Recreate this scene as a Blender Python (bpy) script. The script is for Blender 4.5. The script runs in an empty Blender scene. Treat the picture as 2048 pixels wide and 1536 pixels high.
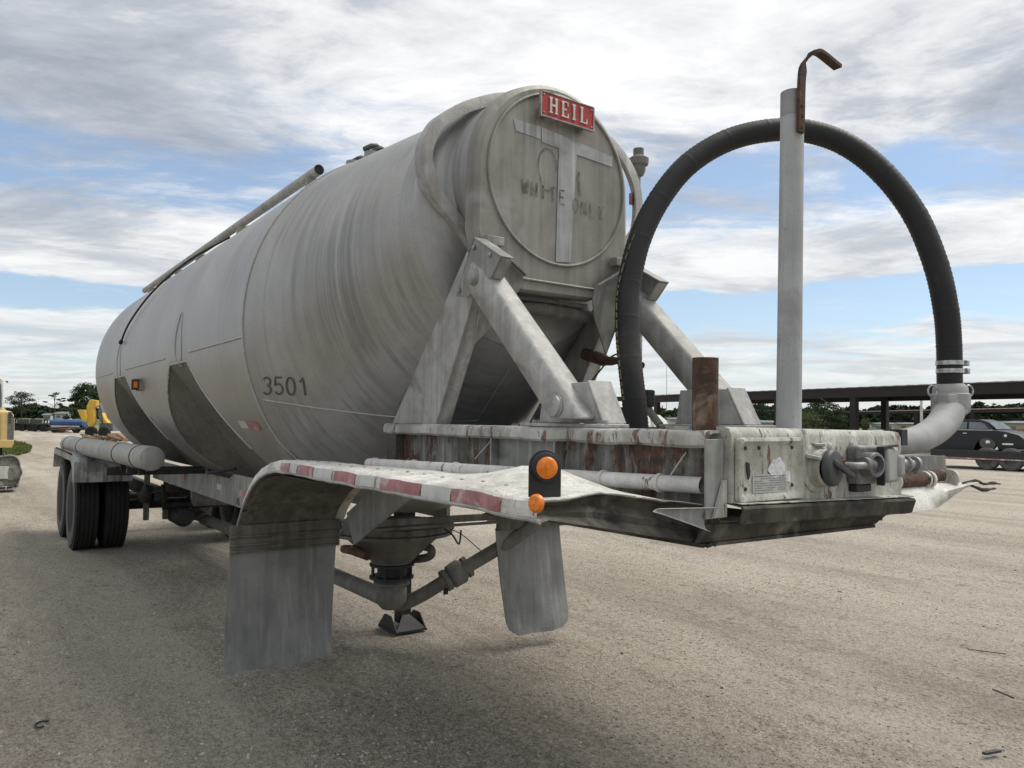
import bpy, bmesh, math, random
from math import sin, cos, pi, radians, sqrt, hypot
from mathutils import Vector, Matrix, noise
random.seed(7)
sc = bpy.context.scene
col = sc.collection

# ---------------------------------------------------------------- camera
F, CX, CY = 1560.0, 1024.0, 768.0
UP = Vector((100-CX, 829-CY, F)).cross(Vector((1900-CX, 850-CY, F))).normalized()   # "down" in image axes
vx = -65-CX; vy = -(UP.x*vx+UP.z*F)/UP.y
AX = -Vector((vx, vy, F)).normalized()
AZ = -UP
AY = AZ.cross(AX)
if AY.x < 0: AY = -AY
R = Matrix((AX, AY, AZ))                      # camera (x right, y down, z forward) -> world
CAM = Vector((1.77, -2.56, 1.66))
cd = bpy.data.cameras.new('camera'); cam = bpy.data.objects.new('camera', cd); col.objects.link(cam)
cd.sensor_width = 36; cd.lens = 36*F/2048; cd.clip_start = .05; cd.clip_end = 6000
r_ = R @ Vector((1, 0, 0)); u_ = -(R @ Vector((0, 1, 0))); b_ = -(R @ Vector((0, 0, 1)))
m4 = Matrix((r_, u_, b_)).transposed().to_4x4(); m4.translation = CAM
cam.matrix_world = m4
sc.camera = cam

def U(px, py, **k):
    """point of the place seen at a photo position on a plane x=, y= or z=, or at depth d="""
    d = R @ Vector((px-CX, py-CY, F)); key, v = list(k.items())[0]
    if key == 'd': t = v/F
    else:
        a = 'xyz'.index(key); t = (v-CAM[a])/d[a]
    return CAM + d*t

# ---------------------------------------------------------------- light and sky
SUN_EL, SUN_AZ = radians(58), radians(75)     # direction towards the sun, azimuth from +x to +y
sd = Vector((cos(SUN_EL)*cos(SUN_AZ), cos(SUN_EL)*sin(SUN_AZ), sin(SUN_EL)))
ld = bpy.data.lights.new('sun', 'SUN'); ld.energy = 2.3; ld.angle = radians(34); ld.color = (1, .955, .88)
lo = bpy.data.objects.new('sun', ld); col.objects.link(lo); lo.rotation_euler = sd.to_track_quat('Z', 'Y').to_euler()
W = bpy.data.worlds.new('World'); sc.world = W; W.use_nodes = True
nt = W.node_tree; nt.nodes.clear()
def N(t, **k):
    n = nt.nodes.new(t)
    for a, b in k.items(): setattr(n, a, b)
    return n
def L(a, b): nt.links.new(a, b)
def mth(op, a, b=None, c=None):
    n = N('ShaderNodeMath', operation=op)
    for i, v in enumerate((a, b, c)):
        if v is None: continue
        if isinstance(v, (int, float)): n.inputs[i].default_value = v
        else: L(v, n.inputs[i])
    return n.outputs[0]
def ramp(fac, stops, interp='LINEAR'):
    n = N('ShaderNodeValToRGB'); L(fac, n.inputs[0]); n.color_ramp.interpolation = interp
    e = n.color_ramp.elements
    while len(e) < len(stops): e.new(.5)
    for i, (p, c) in enumerate(stops):
        e[i].position = p; e[i].color = (c, c, c, 1) if isinstance(c, (int, float)) else (*c, 1)
    return n.outputs[0]
def nz(vec, scale, detail=6, rough=.55, dist=0, lac=2):
    n = N('ShaderNodeTexNoise'); n.inputs['Scale'].default_value = scale; n.inputs['Detail'].default_value = detail
    n.inputs['Roughness'].default_value = rough; n.inputs['Distortion'].default_value = dist
    if vec is not None: L(vec, n.inputs['Vector'])
    return n.outputs['Fac']
def mix(f, a, b, blend='MIX'):
    n = N('ShaderNodeMix', data_type='RGBA', blend_type=blend)
    for i, v in ((0, f), (6, a), (7, b)):
        if isinstance(v, (int, float)): n.inputs[i].default_value = v
        elif isinstance(v, tuple): n.inputs[i].default_value = (*v, 1)
        else: L(v, n.inputs[i])
    return n.outputs[2]
def mapping(vec, s=(1, 1, 1), r=(0, 0, 0), l=(0, 0, 0)):
    n = N('ShaderNodeMapping'); n.inputs['Scale'].default_value = s; n.inputs['Rotation'].default_value = r
    n.inputs['Location'].default_value = l; L(vec, n.inputs['Vector']); return n.outputs[0]

sky = N('ShaderNodeTexSky', sky_type='NISHITA'); sky.sun_disc = False
sky.sun_elevation = SUN_EL; sky.sun_rotation = pi/2-SUN_AZ; sky.air_density = 1.0; sky.dust_density = .6; sky.ozone_density = 1.5
tc = N('ShaderNodeTexCoord')
sep = N('ShaderNodeSeparateXYZ'); L(tc.outputs['Generated'], sep.inputs[0])
zz = mth('MAXIMUM', sep.outputs[2], 0.0); zp = mth('ADD', zz, .07)
cmb = N('ShaderNodeCombineXYZ'); L(mth('DIVIDE', sep.outputs[0], zp), cmb.inputs[0]); L(mth('DIVIDE', sep.outputs[1], zp), cmb.inputs[1])
P = cmb.outputs[0]
# view direction is about 145 deg azimuth: turn the cloud sheet so its streaks run across it
Pr = mapping(P, r=(0, 0, radians(-150)))
big = nz(mapping(Pr, s=(.30, .42, 1), l=(3.1, .7, 0)), 1.0, 4, .5, .3)
wisp = nz(mapping(Pr, s=(1.9, 1.0, 1), r=(0, 0, radians(-22)), l=(1.7, 5.2, 0)), 1.0, 10, .66, .45)
fine = nz(mapping(Pr, s=(5.6, 3.6, 1), r=(0, 0, radians(-30))), 1.0, 9, .70, .4)
# the amount of cloud by height above the horizon: a clear strip low down and a thinner belt half way
el = mth('ARCSINE', sep.outputs[2])
dirn = tc.outputs['Generated']
warp = nz(mapping(dirn, s=(2.2, 2.2, 9), l=(2, 3, 0)), 1.0, 5, .55, .4)
elw = mth('MULTIPLY', mth('ADD', el, mth('MULTIPLY', mth('SUBTRACT', warp, .5), .10)), 1.2)
cov = ramp(elw, [(0, .30), (.06, .34), (.10, .40), (.13, .36), (.155, .12), (.19, .14), (.21, .50), (.27, .50), (.30, .25), (.355, .22), (.40, .42), (.52, .54), (.70, .60)])
dens = mth('ADD', mth('ADD', mth('MULTIPLY', big, .30), mth('MULTIPLY', wisp, .74)), mth('MULTIPLY', fine, .30))
amt = mth('ADD', dens, mth('SUBTRACT', cov, .85))
mask = ramp(amt, [(0.03, 0.04), (.09, .34), (.16, .80), (.26, 1.0)], 'B_SPLINE')
shade = nz(mapping(Pr, s=(1.2, .8, 1), r=(0, 0, radians(-14)), l=(8.3, 2.2, 0)), 1.0, 8, .62, .7)
shade = mth('ADD', mth('MULTIPLY', shade, .8), mth('MULTIPLY', fine, .2))
ccol = ramp(shade, [(.37, (.36, .395, .455)), (.46, (.52, .55, .60)), (.52, (.74, .755, .775)), (.61, (.95, .95, .945))])
ccol = mix(ramp(mth('MULTIPLY', el, 1.2), [(0, .70), (.20, .35), (.32, 0)]), ccol, (.74, .765, .77))
bgs = N('ShaderNodeBackground'); bgs.inputs[1].default_value = .12; L(mix(.26, sky.outputs[0], (3.3, 4.3, 5.6)), bgs.inputs[0])
bgc = N('ShaderNodeBackground'); bgc.inputs[1].default_value = .91; L(ccol, bgc.inputs[0])
mx = N('ShaderNodeMixShader'); L(mask, mx.inputs[0]); L(bgs.outputs[0], mx.inputs[1]); L(bgc.outputs[0], mx.inputs[2])
wo = N('ShaderNodeOutputWorld'); L(mx.outputs[0], wo.inputs[0])
sc.view_settings.view_transform = 'Standard'; sc.view_settings.look = 'None'; sc.view_settings.exposure = .28; sc.view_settings.gamma = 1

# ---------------------------------------------------------------- materials
def newmat(name):
    global nt
    m = bpy.data.materials.new(name); m.use_nodes = True; nt = m.node_tree
    b = nt.nodes['Principled BSDF']
    t = N('ShaderNodeTexCoord'); return m, b, t.outputs['Object']
def bump(b, h, strength, dist=.01):
    n = N('ShaderNodeBump'); n.inputs['Strength'].default_value = strength; n.inputs['Distance'].default_value = dist
    L(h, n.inputs['Height']); L(n.outputs[0], b.inputs['Normal'])
def setc(b, c):
    if isinstance(c, tuple): b.inputs['Base Color'].default_value = (*c, 1)
    else: L(c, b.inputs['Base Color'])
def grime(name, c1, c2, rough=.6, metal=0, s=4, streak=0, c3=None, cover=.5, rust=0, speck=0, speckc=(.03, .028, .024), bm=.15, contrast=.14, rs=7, coat=0):
    """paint or metal: two tones mixed by noise, streaks that run down, a third tone in patches, rust blotches and chips"""
    m, b, o = newmat(name)
    n1 = nz(o, s, 8, .62, .3)
    f = ramp(n1, [(.5-contrast, 0.0), (.5+contrast, 1.0)])
    c = mix(f, c1, c2)
    if streak:
        st = nz(mapping(o, s=(9, 9, .45)), 1.6, 7, .62, .15)
        c = mix(mth('MULTIPLY', ramp(st, [(.46, 0.0), (.62, 1.0)]), streak), c, tuple(.55*v for v in c1))
        st2 = nz(mapping(o, s=(14, 14, .7), l=(4, 1, 0)), 1.6, 5, .6, .1)
        c = mix(mth('MULTIPLY', ramp(st2, [(.52, 0.0), (.68, 1.0)]), streak*.8), c, tuple(min(1, 1.55*v) for v in c2))
    if c3:
        n3 = nz(mapping(o, l=(7, 3, 1)), s*.45, 5, .6, .6)
        c = mix(ramp(n3, [(cover, 0.0), (cover+.14, 1.0)]), c, c3)
    if rust:
        nr = nz(mapping(o, s=(1.7, 1.7, .5), l=(2, 9, 4)), rs, 9, .74, .4)
        rc = mix(ramp(nz(o, 30, 4), [(.4, 0.0), (.6, 1.0)]), (.028, .013, .008), (.125, .045, .018))
        c = mix(ramp(nr, [(.66-.22*rust, 0.0), (.70-.2*rust, .9)]), c, rc)
    if speck:
        ns = nz(mapping(o, s=(1, 1, 1)), 85, 6, .8)
        c = mix(mth('MULTIPLY', ramp(ns, [(.67-.09*speck, 0.0), (.72-.09*speck, 1.0)]), ramp(nz(mapping(o, l=(1, 6, 2)), 6, 4), [(.42, .15), (.6, 1.0)])), c, speckc)
    setc(b, c); b.inputs['Metallic'].default_value = metal
    rr = ramp(n1, [(.3, rough-.1), (.7, min(1, rough+.12))]); L(rr, b.inputs['Roughness'])
    if coat: b.inputs['Coat Weight'].default_value = coat
    hb = mth('ADD', nz(o, 45, 6, .7), mth('MULTIPLY', n1, 1.5))
    if bm: bump(b, hb, bm, .008)
    return m
def flat(name, c, rough=.5, metal=0, emit=None, trans=0, vary=.12, s=12):
    m, b, o = newmat(name)
    c2 = tuple(v*(1-vary) for v in c); setc(b, mix(ramp(nz(o, s, 5), [(.4, 0.0), (.6, 1.0)]), c2, c))
    b.inputs['Roughness'].default_value = rough; b.inputs['Metallic'].default_value = metal
    if trans: b.inputs['Transmission Weight'].default_value = trans
    return m

def tank_mat(name, k=1.07):
    m, b, o = newmat(name)
    big = nz(mapping(o, s=(.9, .9, .6)), 1.2, 6, .6, .4)
    c = mix(ramp(big, [(.36, 0.0), (.66, 1.0)]), (.272*k, .264*k, .248*k), (.40*k, .394*k, .38*k))
    # a scoured bluish zone on the front cone with run marks
    sx = N('ShaderNodeSeparateXYZ'); L(o, sx.inputs[0])
    zone = ramp(mth('ADD', mth('MULTIPLY', mth('ADD', sx.outputs[0], 4.4), .25), mth('MULTIPLY', mth('SUBTRACT', nz(o, 1.6, 5), .5), .55)), [(.30, 0.0), (.48, 1.0)])
    st = nz(mapping(o, s=(17, 2.0, .28)), 1.5, 8, .62, .10)
    st2 = nz(mapping(o, s=(42, 4, .5), l=(3, 0, 1)), 1.5, 7, .66, .1)
    pat = ramp(nz(mapping(o, s=(1.3, 1.3, .8), l=(2.4, 1, 0)), 1.2, 5, .6, .5), [(.42, 0.0), (.60, 1.0)])
    c = mix(mth('MULTIPLY', mth('MULTIPLY', ramp(st, [(.45, 0.0), (.60, 1.0)]), mth('MULTIPLY', zone, pat)), .55), c, (.135*k, .145*k, .155*k))
    c = mix(mth('MULTIPLY', ramp(st2, [(.54, 0.0), (.68, 1.0)]), mth('MULTIPLY', zone, .30)), c, (.40*k, .41*k, .41*k))
    c = mix(mth('MULTIPLY', ramp(st, [(.50, 0.0), (.66, 1.0)]), .16), c, (.17*k, .167*k, .15*k))
    c = mix(mth('MULTIPLY', ramp(st2, [(.53, 0.0), (.7, 1.0)]), .22), c, (.42*k, .42*k, .40*k))
    spk = nz(o, 70, 5, .75)
    c = mix(mth('MULTIPLY', ramp(spk, [(.58, 0.0), (.66, 1.0)]), .35), c, (.12*k, .12*k, .12*k))
    setc(b, c); b.inputs['Metallic'].default_value = .5; L(ramp(big, [(.3, .40), (.7, .54)]), b.inputs['Roughness'])
    bump(b, mth('ADD', mth('MULTIPLY', nz(o, .9, 3), 14), nz(o, 60, 5, .7)), .12, .006)
    return m

M = {}
M['tank'] = tank_mat('weathered_tank_aluminium')
M['hopper'] = grime('dirty_shade_toned_hopper_plate', (.15, .145, .125), (.22, .214, .19), .65, .35, 2, .3, (.15, .14, .11), .6, bm=.1)  # brownish dirt, with the shade of the recesses also painted into the colour
M['nose'] = grime('stained_nose_plate', (.20, .19, .160), (.295, .284, .25), .55, .25, 4, .3, (.36, .36, .355), .58, speck=.15)
M['bright'] = grime('scoured_aluminium', (.30, .292, .268), (.44, .432, .41), .6, .15, 9, .35, (.21, .203, .182), .58, speck=.6, speckc=(.10, .095, .08), bm=.35)
M['alu'] = grime('dull_aluminium', (.22, .22, .20), (.34, .34, .32), .6, .3, 6, .4, (.16, .16, .145), .56, speck=.3)
M['strip'] = grime('old_tape_residue', (.31, .31, .30), (.40, .40, .39), .6, .2, 9, .6, (.24, .235, .21), .52)
M['seam'] = grime('weld_bead', (.34, .34, .32), (.42, .42, .40), .55, .3, 20, bm=.1)
M['white'] = grime('chipped_white_paint', (.52, .505, .46), (.72, .70, .65), .6, 0, 4, .4, (.38, .36, .31), .55, speck=1.3, speckc=(.11, .10, .085), rust=.10, bm=.3)
M['white_rust'] = grime('chipped_white_paint_with_rust', (.34, .33, .295), (.54, .53, .49), .6, 0, 7, .4, (.27, .26, .23), .52, speck=.5, rust=.62, rs=5, bm=.5)
M['web'] = grime('rust_streaked_web', (.13, .125, .105), (.30, .295, .265), .7, 0, 5, .8, (.09, .082, .068), .50, speck=.5, rust=.85, rs=4, bm=.6)
M['box'] = grime('chipped_cream_paint', (.34, .333, .285), (.52, .51, .455), .65, 0, 7, .45, (.235, .225, .19), .54, speck=1.1, rust=.50, rs=6, bm=.5)
M['mud'] = grime('mud_caked_steel', (.028, .024, .019), (.095, .087, .068), .9, 0, 6, .2, (.25, .235, .195), .56, bm=.9, contrast=.09)
M['under'] = grime('dusty_underside', (.085, .08, .064), (.15, .143, .118), .85, 0, 5, .5, (.20, .193, .17), .6, bm=.4)
M['flap'] = grime('dusty_rubber_sheet', (.17, .172, .166), (.25, .252, .24), .75, 0, 4, .45, (.09, .096, .11), .62, speck=.7, bm=.35)
M['rust'] = grime('rusty_pipe', (.045, .024, .017), (.10, .052, .030), .85, 0, 12, .4, (.34, .28, .21), .56, bm=.8)
M['darkrust'] = grime('dark_rusty_bar', (.035, .02, .014), (.10, .058, .036), .8, .2, 14, .2, (.20, .12, .07), .62, bm=.6)
M['conduit'] = grime('flaking_conduit', (.50, .48, .44), (.68, .66, .62), .65, 0, 7, .2, (.30, .27, .24), .60, speck=.9, speckc=(.13, .085, .06), rust=.3, rs=9, bm=.5)
M['dpipe'] = grime('dirty_pipe', (.125, .118, .10), (.22, .21, .185), .75, .1, 6, .2, (.10, .092, .078), .6, speck=.5, bm=.3)
M['post'] = grime('grey_painted_post', (.30, .305, .30), (.39, .395, .39), .55, 0, 5, .3, (.24, .24, .235), .60, speck=.7, bm=.1)
M['elbow'] = grime('dusty_cast_elbow', (.25, .25, .24), (.36, .36, .345), .7, .05, 5, 0, (.25, .25, .24), .58, speck=.5, bm=.15)
M['cast'] = grime('worn_cast_metal', (.22, .22, .21), (.40, .40, .39), .5, .5, 14, .2, (.14, .14, .14), .55, speck=.3, bm=.4)
M['valve'] = grime('worn_dark_cast', (.12, .12, .12), (.25, .25, .245), .5, .4, 16, .2, (.36, .36, .35), .60, speck=.5, bm=.4)
M['black'] = grime('black_dirty_steel', (.012, .012, .013), (.03, .029, .027), .6, 0, 8, 0, bm=.3)
M['cap'] = grime('dark_grey_plastic', (.035, .037, .038), (.06, .062, .064), .5, 0, 14, 0, (.11, .11, .105), .64, bm=.1)
M['rubber'] = grime('hose_rubber', (.004, .004, .0045), (.010, .0098, .0095), .6, 0, 5, 0, (.035, .032, .027), .62, bm=.25)
M['yellowmark'] = grime('faded_yellow_marking', (.10, .095, .04), (.17, .16, .075), .7, 0, 30, 0)
M['tyre'] = grime('tyre_rubber', (.008, .008, .008), (.019, .018, .017), .95, 0, 10, 0, bm=.3)
M['tyreside'] = grime('dusty_tyre_wall', (.075, .075, .068), (.13, .128, .115), .9, 0, 6, 0, (.05, .05, .047), .55, bm=.2)
M['rim'] = grime('dusty_white_rim', (.46, .455, .41), (.66, .65, .60), .6, .2, 9, .2, bm=.2)
M['tube'] = grime('grey_hose_tube', (.30, .295, .27), (.42, .415, .39), .65, .1, 5, .2, (.24, .23, .21), .6, bm=.2)
M['rearfender'] = grime('wet_stained_fender', (.17, .17, .165), (.46, .46, .45), .4, .3, 4, .5, (.09, .09, .088), .54, bm=.2)
M['red'] = grime('red_enamel', (.34, .022, .014), (.42, .035, .022), .5, 0, 12, .1, speck=.2, bm=.15)
M['letter'] = grime('raised_silver_letter', (.42, .42, .39), (.58, .575, .54), .5, .3, 30, 0, speck=.5, bm=.2)
M['redtape'] = grime('worn_red_reflector', (.28, .085, .09), (.40, .19, .19), .5, 0, 16, .3, (.52, .45, .43), .53, speck=.9, speckc=(.13, .03, .035), bm=.2)
M['whitetape'] = grime('worn_silver_reflector', (.44, .44, .41), (.56, .56, .52), .45, .1, 12, .2, (.33, .33, .29), .58, speck=.4, bm=.2)
M['digit'] = grime('stencil_paint', (.06, .06, .06), (.10, .10, .098), .7, 0, 30, 0, (.17, .168, .15), .62, bm=0)
M['faint'] = grime('faded_stencil_paint', (.08, .077, .062), (.21, .205, .175), .7, 0, 26, 0, bm=0, contrast=.07)
M['amber'] = flat('amber_lens', (.82, .22, .012), .3, vary=.2, s=60)
M['clamp'] = flat('bright_steel_band', (.55, .55, .54), .35, .7, vary=.4, s=60)
M['foil'] = grime('torn_foil_sticker', (.55, .56, .58), (.85, .86, .88), .35, .3, 50, 0, bm=.6)
M['label'] = grime('grey_data_label', (.36, .36, .34), (.45, .45, .43), .6, 0, 14, 0, bm=0)
M['ink'] = flat('label_print', (.16, .16, .155), .7)
M['wire'] = flat('black_wire', (.012, .012, .012), .6)
M['byellow'] = grime('digger_yellow', (.56, .34, .04), (.66, .43, .07), .55, 0, 5, .1, (.48, .33, .12), .62, bm=.1)
M['cyellow'] = grime('excavator_yellow', (.60, .43, .15), (.70, .53, .23), .55, 0, 5, .1, (.48, .33, .12), .62, bm=.1)
M['cgrey'] = grime('excavator_grey', (.10, .10, .11), (.19, .19, .20), .6, 0, 12, .2, (.45, .45, .47), .60, bm=.2)
M['cream'] = grime('cream_cab_paint', (.50, .49, .43), (.62, .61, .55), .55, 0, 5, .2, bm=.1)
M['track'] = grime('dusty_track_steel', (.16, .145, .12), (.30, .28, .24), .8, .1, 10, 0, (.09, .08, .07), .55, bm=.6)
M['glass'] = flat('window_glass', (.13, .17, .19), .08, 0, vary=.3, s=3)
M['bluepaint'] = flat('deep_blue_paint', (.028, .075, .20), .45, vary=.3, s=2)
M['palemetal'] = grime('pale_painted_metal', (.42, .42, .39), (.56, .56, .52), .6, 0, 3, .2, (.32, .31, .28), .6)
M['carpaint'] = flat('matt_dark_blue_car_paint', (.007, .009, .013), .5, 0, vary=.25, s=3)
M['chrome'] = flat('chrome', (.72, .72, .72), .15, .9, vary=.15)
M['shedsteel'] = grime('red_brown_shed_steel', (.007, .006, .006), (.017, .012, .011), .7, 0, 3, .3, bm=.2)
M['shedroof'] = grime('grey_corrugated_roof', (.32, .32, .32), (.45, .45, .45), .6, .2, 3, .2)
M['rustroof'] = grime('rusty_corrugated_roof', (.17, .085, .06), (.30, .19, .15), .8, 0, 3, .2, (.38, .35, .32), .6)
M['wood'] = grime('weathered_boards', (.20, .12, .07), (.34, .23, .15), .85, 0, 6, 0, (.14, .12, .10), .55)
M['housew'] = flat('white_house_wall', (.52, .54, .52), .8)
M['tanwall'] = flat('tan_wall', (.42, .36, .27), .8)
M['roofg'] = flat('grey_house_roof', (.20, .21, .21), .8)
M['bark'] = grime('bark', (.05, .042, .032), (.10, .085, .07), .9, 0, 4, .3)
def leafmat(name, a, b_, c_):
    m, b, o = newmat(name)
    c = mix(ramp(nz(o, .9, 5, .6), [(.38, 0.0), (.62, 1.0)]), a, b_)
    c = mix(ramp(nz(mapping(o, l=(3, 3, 3)), 3.5, 4), [(.5, 0.0), (.66, 1.0)]), c, c_)
    setc(b, c); b.inputs['Roughness'].default_value = .7; b.inputs['Specular IOR Level'].default_value = .25
    return m
M['leaf'] = leafmat('leaf_green', (.025, .045, .018), (.05, .085, .03), (.085, .12, .04))
M['leafdark'] = leafmat('leaf_dark', (.016, .030, .018), (.032, .055, .028), (.05, .08, .035))
M['leaflight'] = leafmat('leaf_light', (.05, .085, .025), (.09, .13, .04), (.13, .17, .06))
M['weed'] = leafmat('grass_green', (.07, .10, .02), (.12, .15, .035), (.19, .19, .07))
M['stone'] = grime('pebble', (.13, .115, .095), (.42, .39, .34), .85, 0, 26, 0, (.66, .62, .56), .55, bm=.3, contrast=.08)

def ground_mat():
    m, b, o = newmat('gravel_lot')
    sx = N('ShaderNodeSeparateXYZ'); L(o, sx.inputs[0])
    # compacted pale dust against loose darker gravel; wheel lanes run along the lot
    lane = nz(mapping(o, s=(.05, .55, 1), r=(0, 0, radians(7))), 1.0, 7, .62, .7)
    lane2 = nz(mapping(o, s=(.34, 1.25, 1), r=(0, 0, radians(12))), 1.0, 10, .78, 1.2)
    patch = nz(o, .28, 7, .62, .5)
    loose = mth('ADD', mth('ADD', mth('MULTIPLY', lane, .5), mth('MULTIPLY', patch, .35)), mth('MULTIPLY', lane2, .28))
    # loose gravel dominates where the lot was not driven over (in front and to the side of the parked trailer)
    side = ramp(mth('ADD', mth('MULTIPLY', mth('ADD', sx.outputs[1], 3.2), .13), mth('MULTIPLY', mth('SUBTRACT', patch, .5), .5)), [(.30, -.10), (.62, .10)])
    n_side = mth('MULTIPLY', mth('SUBTRACT', mth('MINIMUM', mth('MAXIMUM', mth('MULTIPLY', mth('ADD', sx.outputs[1], 2.0), .16), 0.0), 1.0), .5), .14)
    loose = mth('SUBTRACT', loose, n_side)
    lf = ramp(loose, [(.47, 0.0), (.66, 1.0)])
    grit = nz(o, 70, 7, .80)
    grit2 = nz(o, 24, 7, .78)
    dust = mix(ramp(grit, [(.38, 0.0), (.60, 1.0)]), (.31, .272, .218), (.65, .595, .505))
    dust = mix(ramp(nz(o, 1.1, 6, .6), [(.42, 0.0), (.62, .55)]), dust, (.56, .50, .41))
    grav = mix(ramp(grit, [(.40, 0.0), (.58, 1.0)]), (.13, .105, .076), (.49, .43, .34))
    vo = N('ShaderNodeTexVoronoi'); vo.inputs['Scale'].default_value = 48; L(o, vo.inputs['Vector'])
    vs = N('ShaderNodeSeparateColor'); L(vo.outputs['Color'], vs.inputs[0])
    stone = mix(vs.outputs[1], (.12, .108, .094), (.56, .53, .47))
    smask = mth('MULTIPLY', ramp(vs.outputs[0], [(.35, 0.0), (.4, 1.0)]), ramp(vo.outputs['Distance'], [(.32, 1.0), (.42, 0.0)]))
    grav = mix(mth('MULTIPLY', smask, .8), grav, stone)
    dust = mix(mth('MULTIPLY', mth('MULTIPLY', smask, ramp(vs.outputs[2], [(.7, 0.0), (.75, 1.0)])), .7), dust, stone)
    vo2 = N('ShaderNodeTexVoronoi'); vo2.inputs['Scale'].default_value = 20; L(o, vo2.inputs['Vector'])
    vs2 = N('ShaderNodeSeparateColor'); L(vo2.outputs['Color'], vs2.inputs[0])
    sm2 = mth('MULTIPLY', ramp(vs2.outputs[0], [(.62, 0.0), (.66, 1.0)]), ramp(vo2.outputs['Distance'], [(.24, 1.0), (.32, 0.0)]))
    mid = nz(mapping(o, l=(1, 2, 0)), 30, 5, .8)
    c = mix(lf, dust, grav)
    c = mix(ramp(mid, [(.33, .9), (.46, 0.0)]), c, (.105, .088, .068))
    c = mix(ramp(mid, [(.55, 0.0), (.65, .7)]), c, (.66, .61, .53))
    c = mix(ramp(grit2, [(.54, 0.0), (.66, .55)]), c, (.085, .073, .058))
    c = mix(mth('MULTIPLY', sm2, .75), c, mix(vs2.outputs[2], (.13, .12, .105), (.52, .50, .45)))
    c = mix(mth('MULTIPLY', ramp(lane2, [(.49, 0.0), (.62, 1.0)]), .30), c, (.21, .18, .14))
    trk = nz(mapping(o, s=(.07, .95, 1), r=(0, 0, radians(9)), l=(3, 1, 0)), 1.0, 5, .55, .5)
    c = mix(ramp(trk, [(.53, 0.0), (.62, .28)]), c, (.60, .545, .455))
    c = mix(ramp(trk, [(.36, .20), (.46, 0.0)]), c, (.19, .16, .125))
    clod = nz(mapping(o, l=(9, 4, 0)), 9, 8, .78)
    c = mix(ramp(clod, [(.33, .75), (.45, 0.0)]), c, (.16, .133, .10))
    c = mix(ramp(clod, [(.56, 0.0), (.68, .45)]), c, (.60, .55, .465))
    spots = nz(mapping(o, l=(5, 5, 0)), 2.4, 7, .65)
    c = mix(ramp(spots, [(.62, 0.0), (.72, .6)]), c, (.11, .093, .072))
    setc(b, c); b.inputs['Roughness'].default_value = .95; b.inputs['Specular IOR Level'].default_value = .2
    h = mth('ADD', mth('ADD', mth('MULTIPLY', grit, .7), mth('MULTIPLY', grit2, 1.1)), mth('ADD', mth('MULTIPLY', smask, .5), mth('MULTIPLY', mid, 2.2)))
    bump(b, h, .9, .014)
    return m
M['ground'] = ground_mat()
def field_mat():
    m, b, o = newmat('field_crop')
    c = mix(ramp(nz(mapping(o, s=(.02, .4, 1), r=(0, 0, radians(-35))), 1, 6), [(.4, 0.0), (.6, 1.0)]), (.05, .085, .022), (.085, .12, .035)); setc(b, c)
    b.inputs['Roughness'].default_value = .9; return m
M['field'] = field_mat()
def strip_mat():
    m, b, o = newmat('dry_verge')
    setc(b, mix(ramp(nz(o, .25, 6), [(.4, 0.0), (.6, 1.0)]), (.17, .15, .10), (.13, .15, .06))); b.inputs['Roughness'].default_value = .9; return m
M['verge'] = strip_mat()

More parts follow.
